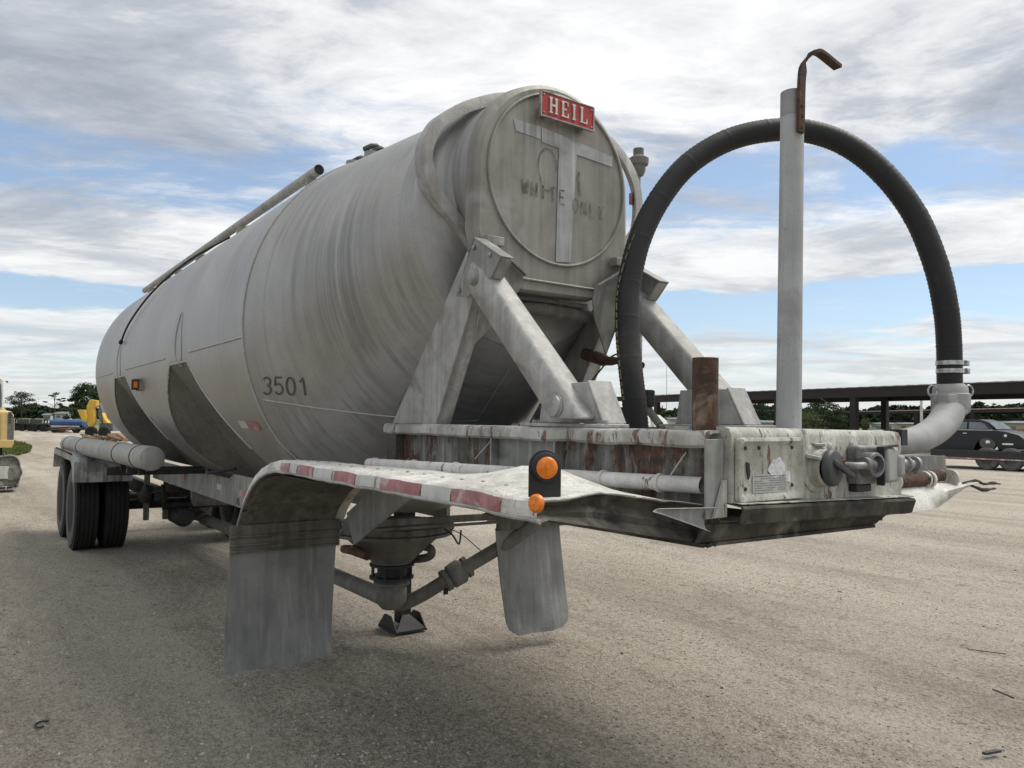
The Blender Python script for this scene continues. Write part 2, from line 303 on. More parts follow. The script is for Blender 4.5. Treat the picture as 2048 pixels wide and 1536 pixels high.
# ---------------------------------------------------------------- mesh helpers
class MB:
    def __init__(s): s.v = []; s.f = []
    def add(s, vs, fs):
        o = len(s.v); s.v += [tuple(v) for v in vs]; s.f += [tuple(i+o for i in f) for f in fs]; return s
    def box(s, x0, x1, y0, y1, z0, z1):
        v = [(x, y, z) for x in (x0, x1) for y in (y0, y1) for z in (z0, z1)]
        return s.add(v, [(0, 1, 3, 2), (4, 6, 7, 5), (0, 4, 5, 1), (2, 3, 7, 6), (0, 2, 6, 4), (1, 5, 7, 3)])
    def obox(s, c, ax, ay, az, hx, hy, hz):
        c = Vector(c); ax, ay, az = Vector(ax).normalized(), Vector(ay).normalized(), Vector(az).normalized()
        v = [c+ax*(i*hx)+ay*(j*hy)+az*(k*hz) for i in (-1, 1) for j in (-1, 1) for k in (-1, 1)]
        return s.add(v, [(0, 1, 3, 2), (4, 6, 7, 5), (0, 4, 5, 1), (2, 3, 7, 6), (0, 2, 6, 4), (1, 5, 7, 3)])
    def bar(s, p, q, w, h, up=(0, 0, 1)):
        p, q = Vector(p), Vector(q); d = (q-p); l = d.length; d.normalize(); sd_ = d.cross(Vector(up))
        if sd_.length < 1e-4: sd_ = d.cross(Vector((1, 0, 0)))
        sd_.normalize(); u = sd_.cross(d)
        return s.obox((p+q)/2, d, sd_, u, l/2, w/2, h/2)
    def prism(s, pts, d):
        """closed polygon pts (3D) extruded by vector d"""
        n = len(pts); d = Vector(d); a = [Vector(p) for p in pts]
        s.add(a+[p+d for p in a], [tuple(range(n))[::-1], tuple(range(n, 2*n))]+[(i, (i+1) % n, (i+1) % n+n, i+n) for i in range(n)]); return s
    def tube(s, path, r, seg=14, caps=True, smooth=0, ell=None):
        p = [Vector(q) for q in path]
        if smooth and len(p) > 2:
            o = []
            for i in range(len(p)-1):
                a, b, c, d = p[max(i-1, 0)], p[i], p[i+1], p[min(i+2, len(p)-1)]
                for k in range(smooth):
                    t = k/smooth; o.append(.5*((2*b)+(c-a)*t+(2*a-5*b+4*c-d)*t*t+(3*b-a-3*c+d)*t**3))
            o.append(p[-1]); p = o
        rr = r if isinstance(r, (list, tuple)) else None
        vs = []; prev = None
        for i, q in enumerate(p):
            d = (p[min(i+1, len(p)-1)]-p[max(i-1, 0)]).normalized()
            if prev is None:
                a = d.cross(Vector((0, 0, 1)))
                if a.length < .2: a = d.cross(Vector((0, 1, 0)))
                a.normalize()
            else:
                a = prev-d*prev.dot(d); a.normalize()
            prev = a; b = d.cross(a); rad = rr[min(i*len(rr)//len(p), len(rr)-1)] if rr else r
            for k in range(seg):
                t = 2*pi*k/seg; vs.append(q+a*cos(t)*rad+b*sin(t)*rad)
        n = len(p); fs = [(i*seg+k, i*seg+(k+1) % seg, (i+1)*seg+(k+1) % seg, (i+1)*seg+k) for i in range(n-1) for k in range(seg)]
        if caps: fs += [tuple(range(seg))[::-1], tuple(range((n-1)*seg, n*seg))]
        return s.add(vs, fs)
    def lathe(s, c, d, prof, seg=32, up=None):
        """prof: list of (distance along d, radius)"""
        c, d = Vector(c), Vector(d).normalized(); a = d.cross(Vector(up or (0, 0, 1)))
        if a.length < .2: a = d.cross(Vector((0, 1, 0)))
        a.normalize(); b = d.cross(a); vs = [c+d*h+(a*cos(2*pi*k/seg)+b*sin(2*pi*k/seg))*r for h, r in prof for k in range(seg)]
        n = len(prof); fs = [(i*seg+k, i*seg+(k+1) % seg, (i+1)*seg+(k+1) % seg, (i+1)*seg+k) for i in range(n-1) for k in range(seg)]
        if prof[0][1] > 1e-5: fs.append(tuple(range(seg))[::-1])
        if prof[-1][1] > 1e-5: fs.append(tuple(range((n-1)*seg, n*seg)))
        return s.add(vs, fs)
    def cyl(s, p, q, r, seg=20): p, q = Vector(p), Vector(q); return s.lathe(p, q-p, [(0, r), ((q-p).length, r)], seg)
    def grid(s, rows, thick=None):
        """rows of points; thick = vector or function(p)->vector for the second skin"""
        nr, nc = len(rows), len(rows[0]); a = [Vector(p) for r in rows for p in r]
        fs = [(i*nc+j, i*nc+j+1, (i+1)*nc+j+1, (i+1)*nc+j) for i in range(nr-1) for j in range(nc-1)]
        if thick is None: return s.add(a, fs)
        b = [p+(thick(p) if callable(thick) else Vector(thick)) for p in a]; n = len(a)
        fs2 = [tuple(i+n for i in f)[::-1] for f in fs]
        edge = [(j, j+1) for j in range(nc-1)]+[((nr-1)*nc+j+1, (nr-1)*nc+j) for j in range(nc-1)]+[((i+1)*nc, i*nc) for i in range(nr-1)]+[(i*nc+nc-1, (i+1)*nc+nc-1) for i in range(nr-1)]
        return s.add(a+b, fs+fs2+[(e[1], e[0], e[0]+n, e[1]+n) for e in edge])
    def build(s, name, mat, parent=None, smooth=40, bevel=0, loc=None):
        me = bpy.data.meshes.new(name); me.from_pydata(s.v, [], s.f); me.validate()
        bm = bmesh.new(); bm.from_mesh(me); bmesh.ops.remove_doubles(bm, verts=bm.verts, dist=1e-5)
        bmesh.ops.recalc_face_normals(bm, faces=bm.faces)
        if smooth:
            for f in bm.faces: f.smooth = True
            for e in bm.edges:
                if len(e.link_faces) == 2 and e.calc_face_angle(0) > radians(smooth): e.smooth = False
        bm.to_mesh(me); bm.free(); me.materials.append(M[mat] if isinstance(mat, str) else mat)
        o = bpy.data.objects.new(name, me); col.objects.link(o)
        if parent: o.parent = parent
        if loc: o.location = loc
        if bevel:
            b = o.modifiers.new('bevel', 'BEVEL'); b.width = bevel; b.segments = 2; b.limit_method = 'ANGLE'; b.angle_limit = radians(50)
        return o
def tag(o, label=None, cat=None, group=None, kind=None):
    if label: o['label'] = label
    if cat: o['category'] = cat
    if group: o['group'] = group
    if kind: o['kind'] = kind
    return o
def empty(name, loc=(0, 0, 0), rz=0, **k):
    o = bpy.data.objects.new(name, None); col.objects.link(o); o.location = loc; o.rotation_euler = (0, 0, rz); o.empty_display_size = .2
    tag(o, **k); return o
def dup(o, parent=None):
    c = o.copy(); col.objects.link(c)
    if parent: c.parent = parent
    for ch in [x for x in bpy.data.objects if x.parent == o]: dup(ch, c)
    return c
def nvec(p, s, a, seed=0.): p = Vector(p)*s+Vector((seed, seed*1.7, 0)); return noise.noise_vector(p)*a
def nval(x, y, z=0.): return noise.noise(Vector((x, y, z)))

# ---------------------------------------------------------------- the ground
def gz(x, y):
    d = hypot(x+1, y); k = max(0, min(1, (60-d)/50))
    return (.018*nval(x*.5, y*.5)+.02*nval(x*.16, y*.2+9))*k
rows = []
xs = [-3000, -1500, -700, -300, -150, -80, -50, -35, -25]+[-20+.35*i for i in range(75)]+[8, 12, 20, 40, 80, 200, 900, 2500]
ys = [-2500, -900, -300, -100, -40, -20, -12, -8]+[-6+.35*i for i in range(70)]+[20, 24, 30, 40, 60, 90, 150, 300, 700, 1500, 3000]
g = MB().grid([[(x, y, gz(x, y)) for y in ys] for x in xs])
tag(g.build('ground', 'ground', smooth=180), kind='structure')

# ---------------------------------------------------------------- the bulk tank trailer
T = empty('tank_trailer', label='dusty grey aluminium dry bulk tank semitrailer with hopper bottoms, parked nose towards the viewer', cat='tank trailer')
XN, XS, XR = -1.54, -3.0, -9.58        # nose plate, front seam, start of the rear dome
HX = (-3.4, -6.2, -9.1); Z0 = .45
def base(x):
    if x > -1.74:
        t = (XN-x)/.2; return .485+.035*t, 2.972-.035*t
    if x > -1.80:
        t = (-1.74-x)/.06; r = .52+.17*t; return r, 3.457-r
    if x > XS:
        t = (-1.80-x)/(-1.80-XS); r = .69+(1.22-.69)*t; return r, 3.457+.003*t-r
    if x < XR:
        t = min(1, (XR-x)/.42); k = sqrt(max(0, 1-t*t)); return 1.22*k, 2.24
    return 1.22, 2.24
def inside_low(x, y, z):
    if z < .87: return False
    if -9.1 < x < -3.4:
        if z >= .75+1.1*abs(y): return True
    for h in HX:
        if hypot(x-h, y) <= z-Z0: return True
    return False
def rad(x, th):
    r0, zc = base(x); c, s = cos(th), sin(th)
    if s >= .25 or r0 < .02: return r0
    zc2 = zc
    if inside_low(x, c*r0, zc2+s*r0): return r0
    lo, hi = 0., r0; n = 36; last = 0.
    for i in range(1, n+1):
        r = r0*i/n
        if inside_low(x, c*r, zc2+s*r): last = r
        else: break
    lo, hi = last, last+r0/n
    for _ in range(14):
        m = (lo+hi)/2
        if inside_low(x, c*m, zc2+s*m): lo = m
        else: hi = m
    return lo
def surf(x, th, off=0.):
    r = rad(x, th)+off; return Vector((x, cos(th)*r, base(x)[1]+sin(th)*r))
sx_ = [XN-.0+0]+[XN-i*(XN-XS)/70 for i in range(1, 70)]+[XS-i*(XS-XR)/520 for i in range(521)]+[XR-.42*sin(pi/2*i/22) for i in range(1, 23)]
NT = 360
def ths():
    out = []
    for i in range(NT):
        out.append(2*pi*i/NT)
    return out
TH = ths()
mb = MB(); vs = []; fs = []
for x in sx_:
    for th in TH: vs.append(surf(x, th)+Vector((0, 0, 0)))
n = len(TH)
for i in range(len(sx_)-1):
    for k in range(n): fs.append((i*n+k, i*n+(k+1) % n, (i+1)*n+(k+1) % n, (i+1)*n+k))
fs.append(tuple(range(n)))
shell = mb.add(vs, fs).build('tank_shell', 'tank', T, smooth=24)
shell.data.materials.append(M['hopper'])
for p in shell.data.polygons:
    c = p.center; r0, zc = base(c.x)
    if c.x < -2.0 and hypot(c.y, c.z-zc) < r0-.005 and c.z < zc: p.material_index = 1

def bead(path, r=.006, seg=6): return [path, r, seg]
def thv(x, z):   # angle on the near side (y<0) for a height
    r0, zc = base(x); s = max(-1, min(1, (z-zc)/r0)); return pi-math.asin(s)
def ring_path(x, a0, a1, off=.001, n=90): return [surf(x, a0+(a1-a0)*i/n, off) for i in range(n+1)]
s_ = MB()
s_.tube(ring_path(XS, pi*.15, pi*1.28, .002), .007, 6)
s_.tube([surf(x, thv(x, 2.14), .002) for x in [-3.0-.07*i for i in range(21)]], .007, 6)
s_.tube([surf(x, thv(x, 2.14), .002) for x in [-5.26-.1*i for i in range(21)]], .007, 6)
s_.tube([surf(x, thv(x, 2.14), .002) for x in [-8.15-.1*i for i in range(15)]], .007, 6)
s_.build('weld_seam', 'seam', shell, smooth=80)
for xa, zt in ((-4.75, 2.48), (-7.7, 2.48)):      # long looped stiffener weld above the first opening
    e = MB(); pts = []
    for k in range(41):
        t = 2*pi*k/40; z = 2.05+.43*(.5-.5*cos(t)); pts.append(surf(xa+.13*sin(t)*(1.15-(z-2.05)/.6), thv(xa, z), .002))
    e.tube(pts, .006, 6, smooth=0); e.build('doubler_weld', 'seam', shell, smooth=80)
# rim beads round the two openings between the hoppers
def opening_edge(xm):
    out = []
    for sgn in (1, -1):
        seq = []
        for i in range(0, 46):
            x = xm+sgn*1.28*i/45; best = None
            for k in range(200):
                th = pi+.05+(pi/2-.12)*k/200
                r0, zc = base(x)
                if rad(x, th) < r0-.004: best = th; break
            if best is None: break
            seq.append(surf(x, best-.004, .002))
        out.append(seq)
    return out
for xm in (-4.8, -7.65):
    a, b = opening_edge(xm)
    e = MB(); path = a[::-1]+b[1:]
    if len(path) > 4: e.tube(path, .008, 6); e.build('opening_rim', 'seam', shell, smooth=80)

e = MB(); seq = [surf(x, thv(x, z), .002) for x, z in [(-2.96+1.02*i/30, 1.765-.175*(i/30)) for i in range(31)]]
e.tube(seq, .006, 6); e.build('hopper_seam', 'seam', shell, smooth=80)
# stencilled number on the side: strokes laid on the shell
def stroke(mb, pts, w, place):
    """ribbon of width w along 2D pts; place(u,v)->3D point, point lifted"""
    P2 = [Vector((p[0], p[1])) for p in pts]; fine = []
    for a, b in zip(P2[:-1], P2[1:]):
        k = max(1, int((b-a).length/.02))
        fine += [a+(b-a)*i/k for i in range(k)]
    fine.append(P2[-1]); rows = []
    for i, p in enumerate(fine):
        d = (fine[min(i+1, len(fine)-1)]-fine[max(i-1, 0)]).normalized(); nn = Vector((-d.y, d.x))*w/2
        rows.append([place(*(p+nn)), place(*(p-nn))])
    mb.grid(rows)
def arc(cx, cy, rx, ry, a0, a1, n=10): return [(cx+rx*cos(radians(a0+(a1-a0)*i/n)), cy+ry*sin(radians(a0+(a1-a0)*i/n))) for i in range(n+1)]
G = {'3': [arc(.28, .74, .26, .24, 150, -80)+arc(.28, .26, .28, .26, 80, -150)],
     '5': [[(.55, 1), (.08, 1), (.05, .55)]+arc(.28, .32, .27, .30, 130, -150)],
     '0': [arc(.28, .5, .27, .5, 90, 450, 22)],
     '1': [[(.08, .74), (.32, 1), (.32, 0)]],
     'W': [[(0, 1), (.14, 0), (.28, .8), (.42, 0), (.56, 1)]], 'H': [[(0, 0), (0, 1)], [(.45, 0), (.45, 1)], [(0, .5), (.45, .5)]],
     'I': [[(.15, 0), (.15, 1)]], 'T': [[(.25, 0), (.25, .93)], [(0, 1), (.5, 1)]], 'E': [[(.45, 1), (0, 1), (0, 0), (.45, 0)], [(0, .5), (.35, .5)]],
     'L': [[(0, 1), (0, 0), (.42, 0)]], 'Y': [[(0, 1), (.25, .5), (.5, 1)], [(.25, .5), (.25, 0)]], 'O': [arc(.25, .5, .25, .5, 90, 450, 16)],
     'N': [[(0, 0), (0, 1), (.45, 0), (.45, 1)]]}
def on_side(u, v):   # u along the tank towards the nose, v up
    x = -2.925+u-v*.36*0+.36*(v-.05)*1.0; z = 1.799+v-u*.03; return surf(x, thv(x, z), .0035)
d = MB()
for i, ch in enumerate('3501'):
    for pts in G[ch]: stroke(d, [(i*.070+p[0]*.085, p[1]*.100) for p in pts], .011, on_side)
d.build('fleet_number', 'digit', shell, smooth=180)

# nose plate: an arched plate with a pressed round ridge
def outline(k, x):
    """arched outline grown by k"""
    pts = [(-.27-k*.5, 2.335-k*.3), (-.46-k, 2.46), (-.51-k, 2.62)]
    pts += [(-(.515+k)*cos(radians(a))+.01, 2.955+(.515+k)*sin(radians(a))) for a in range(0, 181, 6)]
    pts += [(.53+k, 2.62), (.48+k, 2.46), (.28+k*.5, 2.335-k*.3)]
    return [(x, a, b) for a, b in pts]
o1, o2, o3 = outline(-.025, XN+.03), outline(0, XN+.012), outline(0.012, XN-.05)
pm = MB(); k = len(o1); pm.add(o1+o2+o3, [tuple(range(k))]+[(j*k+i, j*k+(i+1) % k, (j+1)*k+(i+1) % k, (j+1)*k+i) for j in (0, 1) for i in range(k)])
plate = pm.build('nose_plate', 'nose', T, smooth=35)
rp = [(XN+.033, .025+.462*cos(t), 2.957+.462*sin(t)) for t in [2*pi*i/72 for i in range(73)]]
MB().tube(rp, .009, 8, False).build('pressed_ridge', 'nose', plate)
MB().tube([(XN+.02, -.40, 2.40), (XN+.036, -.2, 2.395), (XN+.036, .2, 2.39), (XN+.02, .42, 2.395)], .007, 6).build('weld_line', 'nose', plate)
def on_nose(off): return lambda u, v: Vector((XN+.031+off, u, v))
t_ = MB(); pn = on_nose(.001)
for a, b, c, dd in (((-.285, 3.225), (-.27, 3.165), (-.11, 3.155), (-.11, 3.222)), ((-.105, 3.222), (-.10, 3.14), (.40, 3.105), (.405, 3.165))):
    t_.prism([pn(*q) for q in (a, b, c, dd)], (.002, 0, 0))
t_.build('tape_band', 'strip', plate)
t_ = MB(); t_.prism([on_nose(.0015)(*q) for q in ((.015, 3.15), (.14, 3.13), (.10, 2.52), (.0, 2.51))], (.002, 0, 0)); t_.build('sealant_streak', 'strip', plate)
sm = MB()
for k_, (word, y0, z0, hgt) in enumerate((('WHITE', -.225, 2.845, .075), ('ONLY', .115, 2.80, .075))):
    for i, ch in enumerate(word):
        for pts in G[ch]: stroke(sm, [(y0+i*.062+p[0]*.07, z0+p[1]*hgt-i*.004) for p in pts], .009 if k_ == 0 else .006, on_nose(.0045))
stroke(sm, [(-.06+.062*cos(t)*(1+.06*sin(3*t)), 3.0+.115*sin(t)) for t in [2*pi*i/30 for i in range(27)]], .006, on_nose(.0045))
stroke(sm, [(.155, 3.03), (.158, 2.93), (.17, 2.9)], .012, on_nose(.0045))
sm.build('faded_stencil', 'faint', plate, smooth=180)
# enamel name plate with raised slab letters
na_, nb_ = (-.150, 3.261), (.212, 3.255); hgt = .128
def npt(u, v, off): return Vector((XN+.075+off, na_[0]+(nb_[0]-na_[0])*u, na_[1]+(nb_[1]-na_[1])*u+v*hgt))
NP = MB(); NP.prism([npt(0, 0, 0), npt(1, 0, 0), npt(1, 1, 0), npt(0, 1, 0)], (.014, 0, 0)); nplate = NP.build('name_plate', 'red', plate, bevel=.002)
fr = MB()
for (u0, u1, v0, v1) in ((-.01, 1.01, -.04, .02), (-.01, 1.01, .985, 1.035), (-.012, .012, .02, .985), (.988, 1.012, .02, .985)):
    fr.prism([npt(u0, v0, .0), npt(u1, v0, .0), npt(u1, v1, .0), npt(u0, v1, .0)], (.018, 0, 0))
fr.build('plate_frame', 'cast', nplate, bevel=.001)
st = MB()
for y in (-.10, .17): MB().box(XN+.03, XN+.074, y-.02, y+.02, 3.28, 3.33).build('plate_bracket', 'alu', plate)
lt = MB()
def slab(u0, u1, v0, v1, o=.014): lt.prism([npt(u0, v0, o), npt(u1, v0, o), npt(u1, v1, o), npt(u0, v1, o)], (.006, 0, 0))
for ch, u in (('H', .155), ('E', .38), ('I', .59), ('L', .74)):
    w = .036
    if ch == 'H':
        slab(u, u+w, .24, .80); slab(u+.10, u+.10+w, .24, .80); slab(u+w, u+.10, .48, .57)
        for q in (u-.012, u+.088):
            slab(q, q+.060, .18, .24); slab(q, q+.060, .80, .86)
    if ch == 'E':
        slab(u, u+w, .24, .80); slab(u-.012, u+.125, .18, .24); slab(u-.012, u+.115, .80, .86); slab(u+w, u+.085, .48, .55); slab(u+.105, u+.125, .24, .36); slab(u+.098, u+.115, .68, .80)
    if ch == 'I': slab(u, u+w, .24, .80); slab(u-.016, u+w+.016, .18, .24); slab(u-.016, u+w+.016, .80, .86)
    if ch == 'L': slab(u, u+w, .24, .80); slab(u-.014, u+.125, .18, .24); slab(u-.014, u+w+.014, .80, .86); slab(u+.105, u+.125, .24, .38)
lt.build('raised_lettering', 'letter', nplate)
for u, v in ((.045, .14), (.045, .88), (.955, .12), (.955, .86)):
    p = npt(u, v, .014); MB().lathe(p, (1, 0, 0), [(0, .006), (.004, .0055), (.006, .002)], 10).build('screw', 'cast', nplate)

# arched collar round the nose
prof = [(-.400, 2.545), (-.484, 2.648), (-.645, 2.803), (-.715, 3.0), (-.655, 3.182), (-.545, 3.287), (-.40, 3.375), (-.2, 3.455), (.06, 3.49), (.3, 3.465), (.50, 3.41), (.69, 3.30), (.80, 3.16), (.835, 3.0), (.80, 2.82), (.65, 2.66), (.46, 2.53)]
def spl(pts, n):
    p = [Vector(q) for q in pts]; o = []
    for i in range(len(p)-1):
        a, b, c, d = p[max(i-1, 0)], p[i], p[i+1], p[min(i+2, len(p)-1)]
        for k in range(n):
            t = k/n; o.append(.5*((2*b)+(c-a)*t+(2*a-5*b+4*c-d)*t*t+(3*b-a-3*c+d)*t**3))
    o.append(p[-1]); return o
pr = spl([(0, a, b) for a, b in prof], 6); cen = Vector((0, .05, 2.85))
rows = []
for i, p in enumerate(pr):
    tdir = (pr[min(i+1, len(pr)-1)]-pr[max(i-1, 0)]).normalized(); nrm = Vector((0, -tdir.z, tdir.y))
    if nrm.dot(p-cen) < 0: nrm = -nrm
    w = .062; xf = -1.70
    rows.append([p+Vector((xf-.085, 0, 0)), p+Vector((xf-.004, 0, 0)), p+Vector((xf, 0, 0))-nrm*.006, p+Vector((xf, 0, 0))-nrm*w, p+Vector((xf-.012, 0, 0))-nrm*w, p+Vector((xf-.014, 0, 0))-nrm*.016, p+Vector((xf-.085, 0, 0))-nrm*.012])
collar = MB().grid([r+[r[0]] for r in rows]).build('nose_collar', 'bright', T, smooth=40)
# leg braces under the nose: rear leg, bolted bracket, front strut, foot bracket -- on both sides
def side_frame(s):
    y0 = .50*s
    # rear leg: folded plate from the bracket to the deck
    leg = MB(); yi = y0-.0*s
    A, B, Cc, D = (-1.60, 2.52), (-1.50, 2.34), (-1.90, 1.632), (-2.42, 1.632)
    leg.prism([(x, y0, z) for x, z in (A, B, Cc, D)], (0, -.008*s, 0))
    leg.prism([(B[0], y0-.008*s, B[1]), (Cc[0], y0-.008*s, Cc[1]), (Cc[0]-.012, y0-.008*s, Cc[1]), (B[0]-.012, y0-.008*s, B[1])], (0, -.085*s, 0))
    leg.build('rear_leg', 'bright', T, bevel=.003)
    # bracket plate and its folded cap
    br = MB(); yb = y0+.055*s
    P4 = [(-1.455, 2.545), (-1.62, 2.284), (-1.508, 2.262), (-1.30, 2.33), (-1.215, 2.415)]
    br.prism([(x, yb, z) for x, z in P4], (0, -.010*s, 0))
    br.prism([(-1.455, yb, 2.545), (-1.215, yb, 2.415), (-1.207, yb, 2.42), (-1.447, yb, 2.553)], (0, -.075*s, 0))
    br.prism([(-1.215, yb-.012*s, 2.413), (-1.30, yb-.012*s, 2.33), (-1.312, yb-.012*s, 2.33), (-1.228, yb-.012*s, 2.413)], (0, -.062*s, 0))
    br.prism([(-1.50, y0-.02*s, 2.53), (-1.44, y0-.02*s, 2.53), (-1.44, y0-.02*s, 2.575), (-1.50, y0-.02*s, 2.58)], (0, -.10*s, 0))
    br.build('corner_bracket', 'alu', T, bevel=.003)
    # gusset from bracket to the nose plate
    gs = MB(); gs.prism([(-1.44, y0-.03*s, 2.53), (-1.46, .245*s, 2.395), (-1.49, .25*s, 2.33), (-1.53, .30*s, 2.23), (-1.60, y0-.05*s, 2.04), (-1.50, y0-.03*s, 2.26)], (-.010, 0, 0))
    gs.prism([(-1.44, y0-.03*s, 2.532), (-1.46, .245*s, 2.397), (-1.46, .245*s, 2.405), (-1.44, y0-.03*s, 2.54)], (.03, 0, 0))
    gs.build('gusset', 'alu', T)
    # strut: pressed channel with rounded front
    a, b = Vector((-1.47, y0+.062*s, 2.395)), Vector((-.60, y0+.062*s, 1.575)); dr = (b-a).normalized(); nr = Vector((-dr.z, 0, dr.x))
    if nr.x < 0: nr = -nr
    st = MB(); rows = []
    for i in range(15):
        t = i/14; c = a+(b-a)*t
        h0 = .058 if i > 0 else .04; h1 = -.074
        if i == 0: c = c-dr*.01
        sec = [(h1, 0), (h0-.018, .0), (h0-.005, -.006), (h0, -.019), (h0, -.103), (h0-.005, -.116), (h0-.018, -.122), (h1, -.122)]
        rows.append([(lambda q: q+dr*((1.668-q.z)/dr.z) if q.z < 1.668 else q)(c+nr*h+Vector((0, s*w, 0))) for h, w in sec])
    st.grid(rows, lambda p: Vector((0, 0, 0))+(-nr*.0))
    strut = st.build('strut', 'bright', T, smooth=50)
    sol = strut.modifiers.new('thickness', 'SOLIDIFY'); sol.thickness = .009; sol.offset = 0
    for c, r in ((a+dr*.065+nr*.0, .042), (b-dr*.225-nr*.012, .050)):
        MB().lathe(c+Vector((0, .0, 0)), (0, s, 0), [(-.13, r*.9), (.004, r), (.012, r), (.014, r*.92), (.024, r*.88), (.026, r*.8), (.026, 0)], 28).build('pivot_pin', 'cast', strut)
    # foot bracket: two cheeks with a plate behind
    fb = MB(); yf = y0-.008*s
    zt, zb = 1.806, 1.650
    for yy in (yf-.0*s, yf-.115*s):
        fb.prism([(-.985, yy, zb), (-.955, yy, zt+.012), (-.665, yy, zt+.012), (-.575, yy, zb)], (0, -.010*s, 0))
    fb.prism([(-.665, yf, zt+.014), (-.572, yf, zb), (-.560, yf, zb), (-.655, yf, zt+.020)], (0, -.125*s, 0))
    fb.build('foot_bracket', 'bright', T, bevel=.003)
    MB().box(-1.08, -.53, y0-.14*s-.02, y0+.05*s+.02, 1.6325, 1.648).build('base_plate', 'bright', T, bevel=.004)
side_frame(-1); side_frame(1)
for x, y in ((-1.02, -.485), (-.545, -.50)):
    MB().cyl((x, y, 1.648), (x, y, 1.662), .016, 6).build('bolt', 'cast', T)
for x, z in ((-1.445, 2.50), (-1.575, 2.305), (-1.30, 2.44)):
    MB().lathe((x, -.556, z), (0, -1, 0), [(0, .013), (.008, .012), (.012, .005)], 8).build('bolt', 'cast', T)
MB().tube([(-1.62, -.37, 2.255), (-1.60, 0, 2.262), (-1.62, .37, 2.25)], .035, 14).build('cross_tube', 'under', T)
MB().prism([(-1.60, -.30, 2.33), (-1.60, .30, 2.325), (-1.56, .27, 2.30), (-1.56, -.27, 2.305)], (-.05, 0, -.01)).build('lower_lip', 'alu', T)

# upper coupler: deck, side rails with rusty webs, cross plates
fl = MB()
rows = []
for i in range(49):
    x = -2.40+2.43*i/48; w = .004*nval(x*5, 3)+.003*nval(x*17, 1)
    rows.append([(x, -.40, 1.632), (x, -.545, 1.632+w), (x, -.560, 1.626+w), (x, -.566, 1.612+w), (x, -.566, 1.583+w*1.5)])
fl.grid(rows, (0, .012, -.010)); fl.build('deck_flange', 'white_rust', T, smooth=50)
MB().box(-2.40, .03, .40, .566, 1.60, 1.632).build('deck_flange', 'alu', T, bevel=.003)
MB().box(-2.38, -.30, -.40, .40, 1.605, 1.620).build('deck', 'alu', T)
web = MB(); web.box(-2.35, .02, -.500, -.488, 1.27, 1.600)
webo = web.build('side_web', 'web', T)
MB().box(-2.35, .02, .488, .500, 1.27, 1.600).build('side_web', 'web', T)
for x, w in ((-2.32, .05), (-1.28, .0), (-.80, 0)):
    MB().box(x-.006-w, x+.006+w, -.553, -.501, 1.29, 1.585).build('web_stiffener', 'alu' if x > -2 else 'mud', T, bevel=.002)
MB().box(-1.27, -.81, -.512, -.5005, 1.30, 1.598).build('doubler_plate', 'alu', T, bevel=.002)
MB().box(.036, .046, -.585, -.4985, 1.345, 1.604).build('end_stiffener', 'alu', T, bevel=.002)
MB().prism([(.050, -.565, 1.35), (.050, -.515, 1.47), (.050, -.503, 1.47), (.050, -.503, 1.35)], (.012, 0, 0)).build('gusset', 'box', T)

# nose box with the placard, electrical socket and air coupling
bx = MB(); x0, x1 = -.22, .075
def bt(y): return 1.646-.013*(y+.5)
rows = []
for i in range(21):
    y = -.497+1.04*i/20; d = .004*nval(y*4, 2)
    rows.append([(x0, y, bt(y)), (x1-.03, y, bt(y)+d*.4), (x1-.010, y, bt(y)-.006), (x1, y, bt(y)-.026), (x1+d, y, 1.5), (x1+d*.5, y, 1.395-.020*(y+.5)), (x0, y, 1.39)])
bx.grid([r+[r[0]] for r in rows])
n_ = 8
bx.add([Vector(p) for p in rows[0]], [tuple(range(7))]); bx.add([Vector(p) for p in rows[-1]], [tuple(range(7))])
nbox = bx.build('nose_box', 'box', T, smooth=50)
MB().box(.0, x1+.003, .546, .59, 1.575, 1.640).build('box_end_slot', 'black', T)
# bent lip and the coupler plate under it
lp = MB(); rows = []
for i in range(25):
    y = -.49+1.06*i/24; d = .006*nval(y*6, 7)
    zt = 1.392-.022*(y+.5)+d*.4; rows.append([(x1-.03, y, zt+.004), (x1+.040+d, y, zt-.004), (x1+.046+d, y, zt-.012), (x1+.030+d, y, zt-.060-.010*abs(nval(y*7, 5))), (x1+.022, y, zt-.062)])
lp.grid(rows, (-.008, 0, -.004)); lp.build('bumper_lip', 'mud', T, smooth=50)
MB().grid([[(x1-.02, -.49+1.06*i/24, 1.3975-.022*(1.06*i/24)+.003*nval(i*.7, 4)), (x1+.036, -.49+1.06*i/24, 1.3935-.022*(1.06*i/24)+.002*nval(i*.9, 2))] for i in range(25)], (0, 0, .003)).build('lip_top', 'box', T)
cp = MB(); cp.prism([(.03, -.61, 1.268), (.03, .43, 1.262), (.06, .50, 1.315), (.06, -.40, 1.325), (.035, -.58, 1.325)], (-.012, 0, 0))
cp.prism([(.035, -.60, 1.266), (.035, .42, 1.261), (-1.5, .42, 1.25), (-1.5, -.60, 1.25)], (0, 0, -.012))
cp.build('coupler_plate', 'mud', T)
cm = MB(); random.seed(3)
for i in range(14):
    y = -.59+random.random()*.08; cm.lathe((.0+random.random()*.04, y, 1.266), (0, 0, -1), [(0, .010), (.006+.010*random.random()**2, .008), (.016, 0)], 6)
cm.build('mud_clump', 'mud', T)

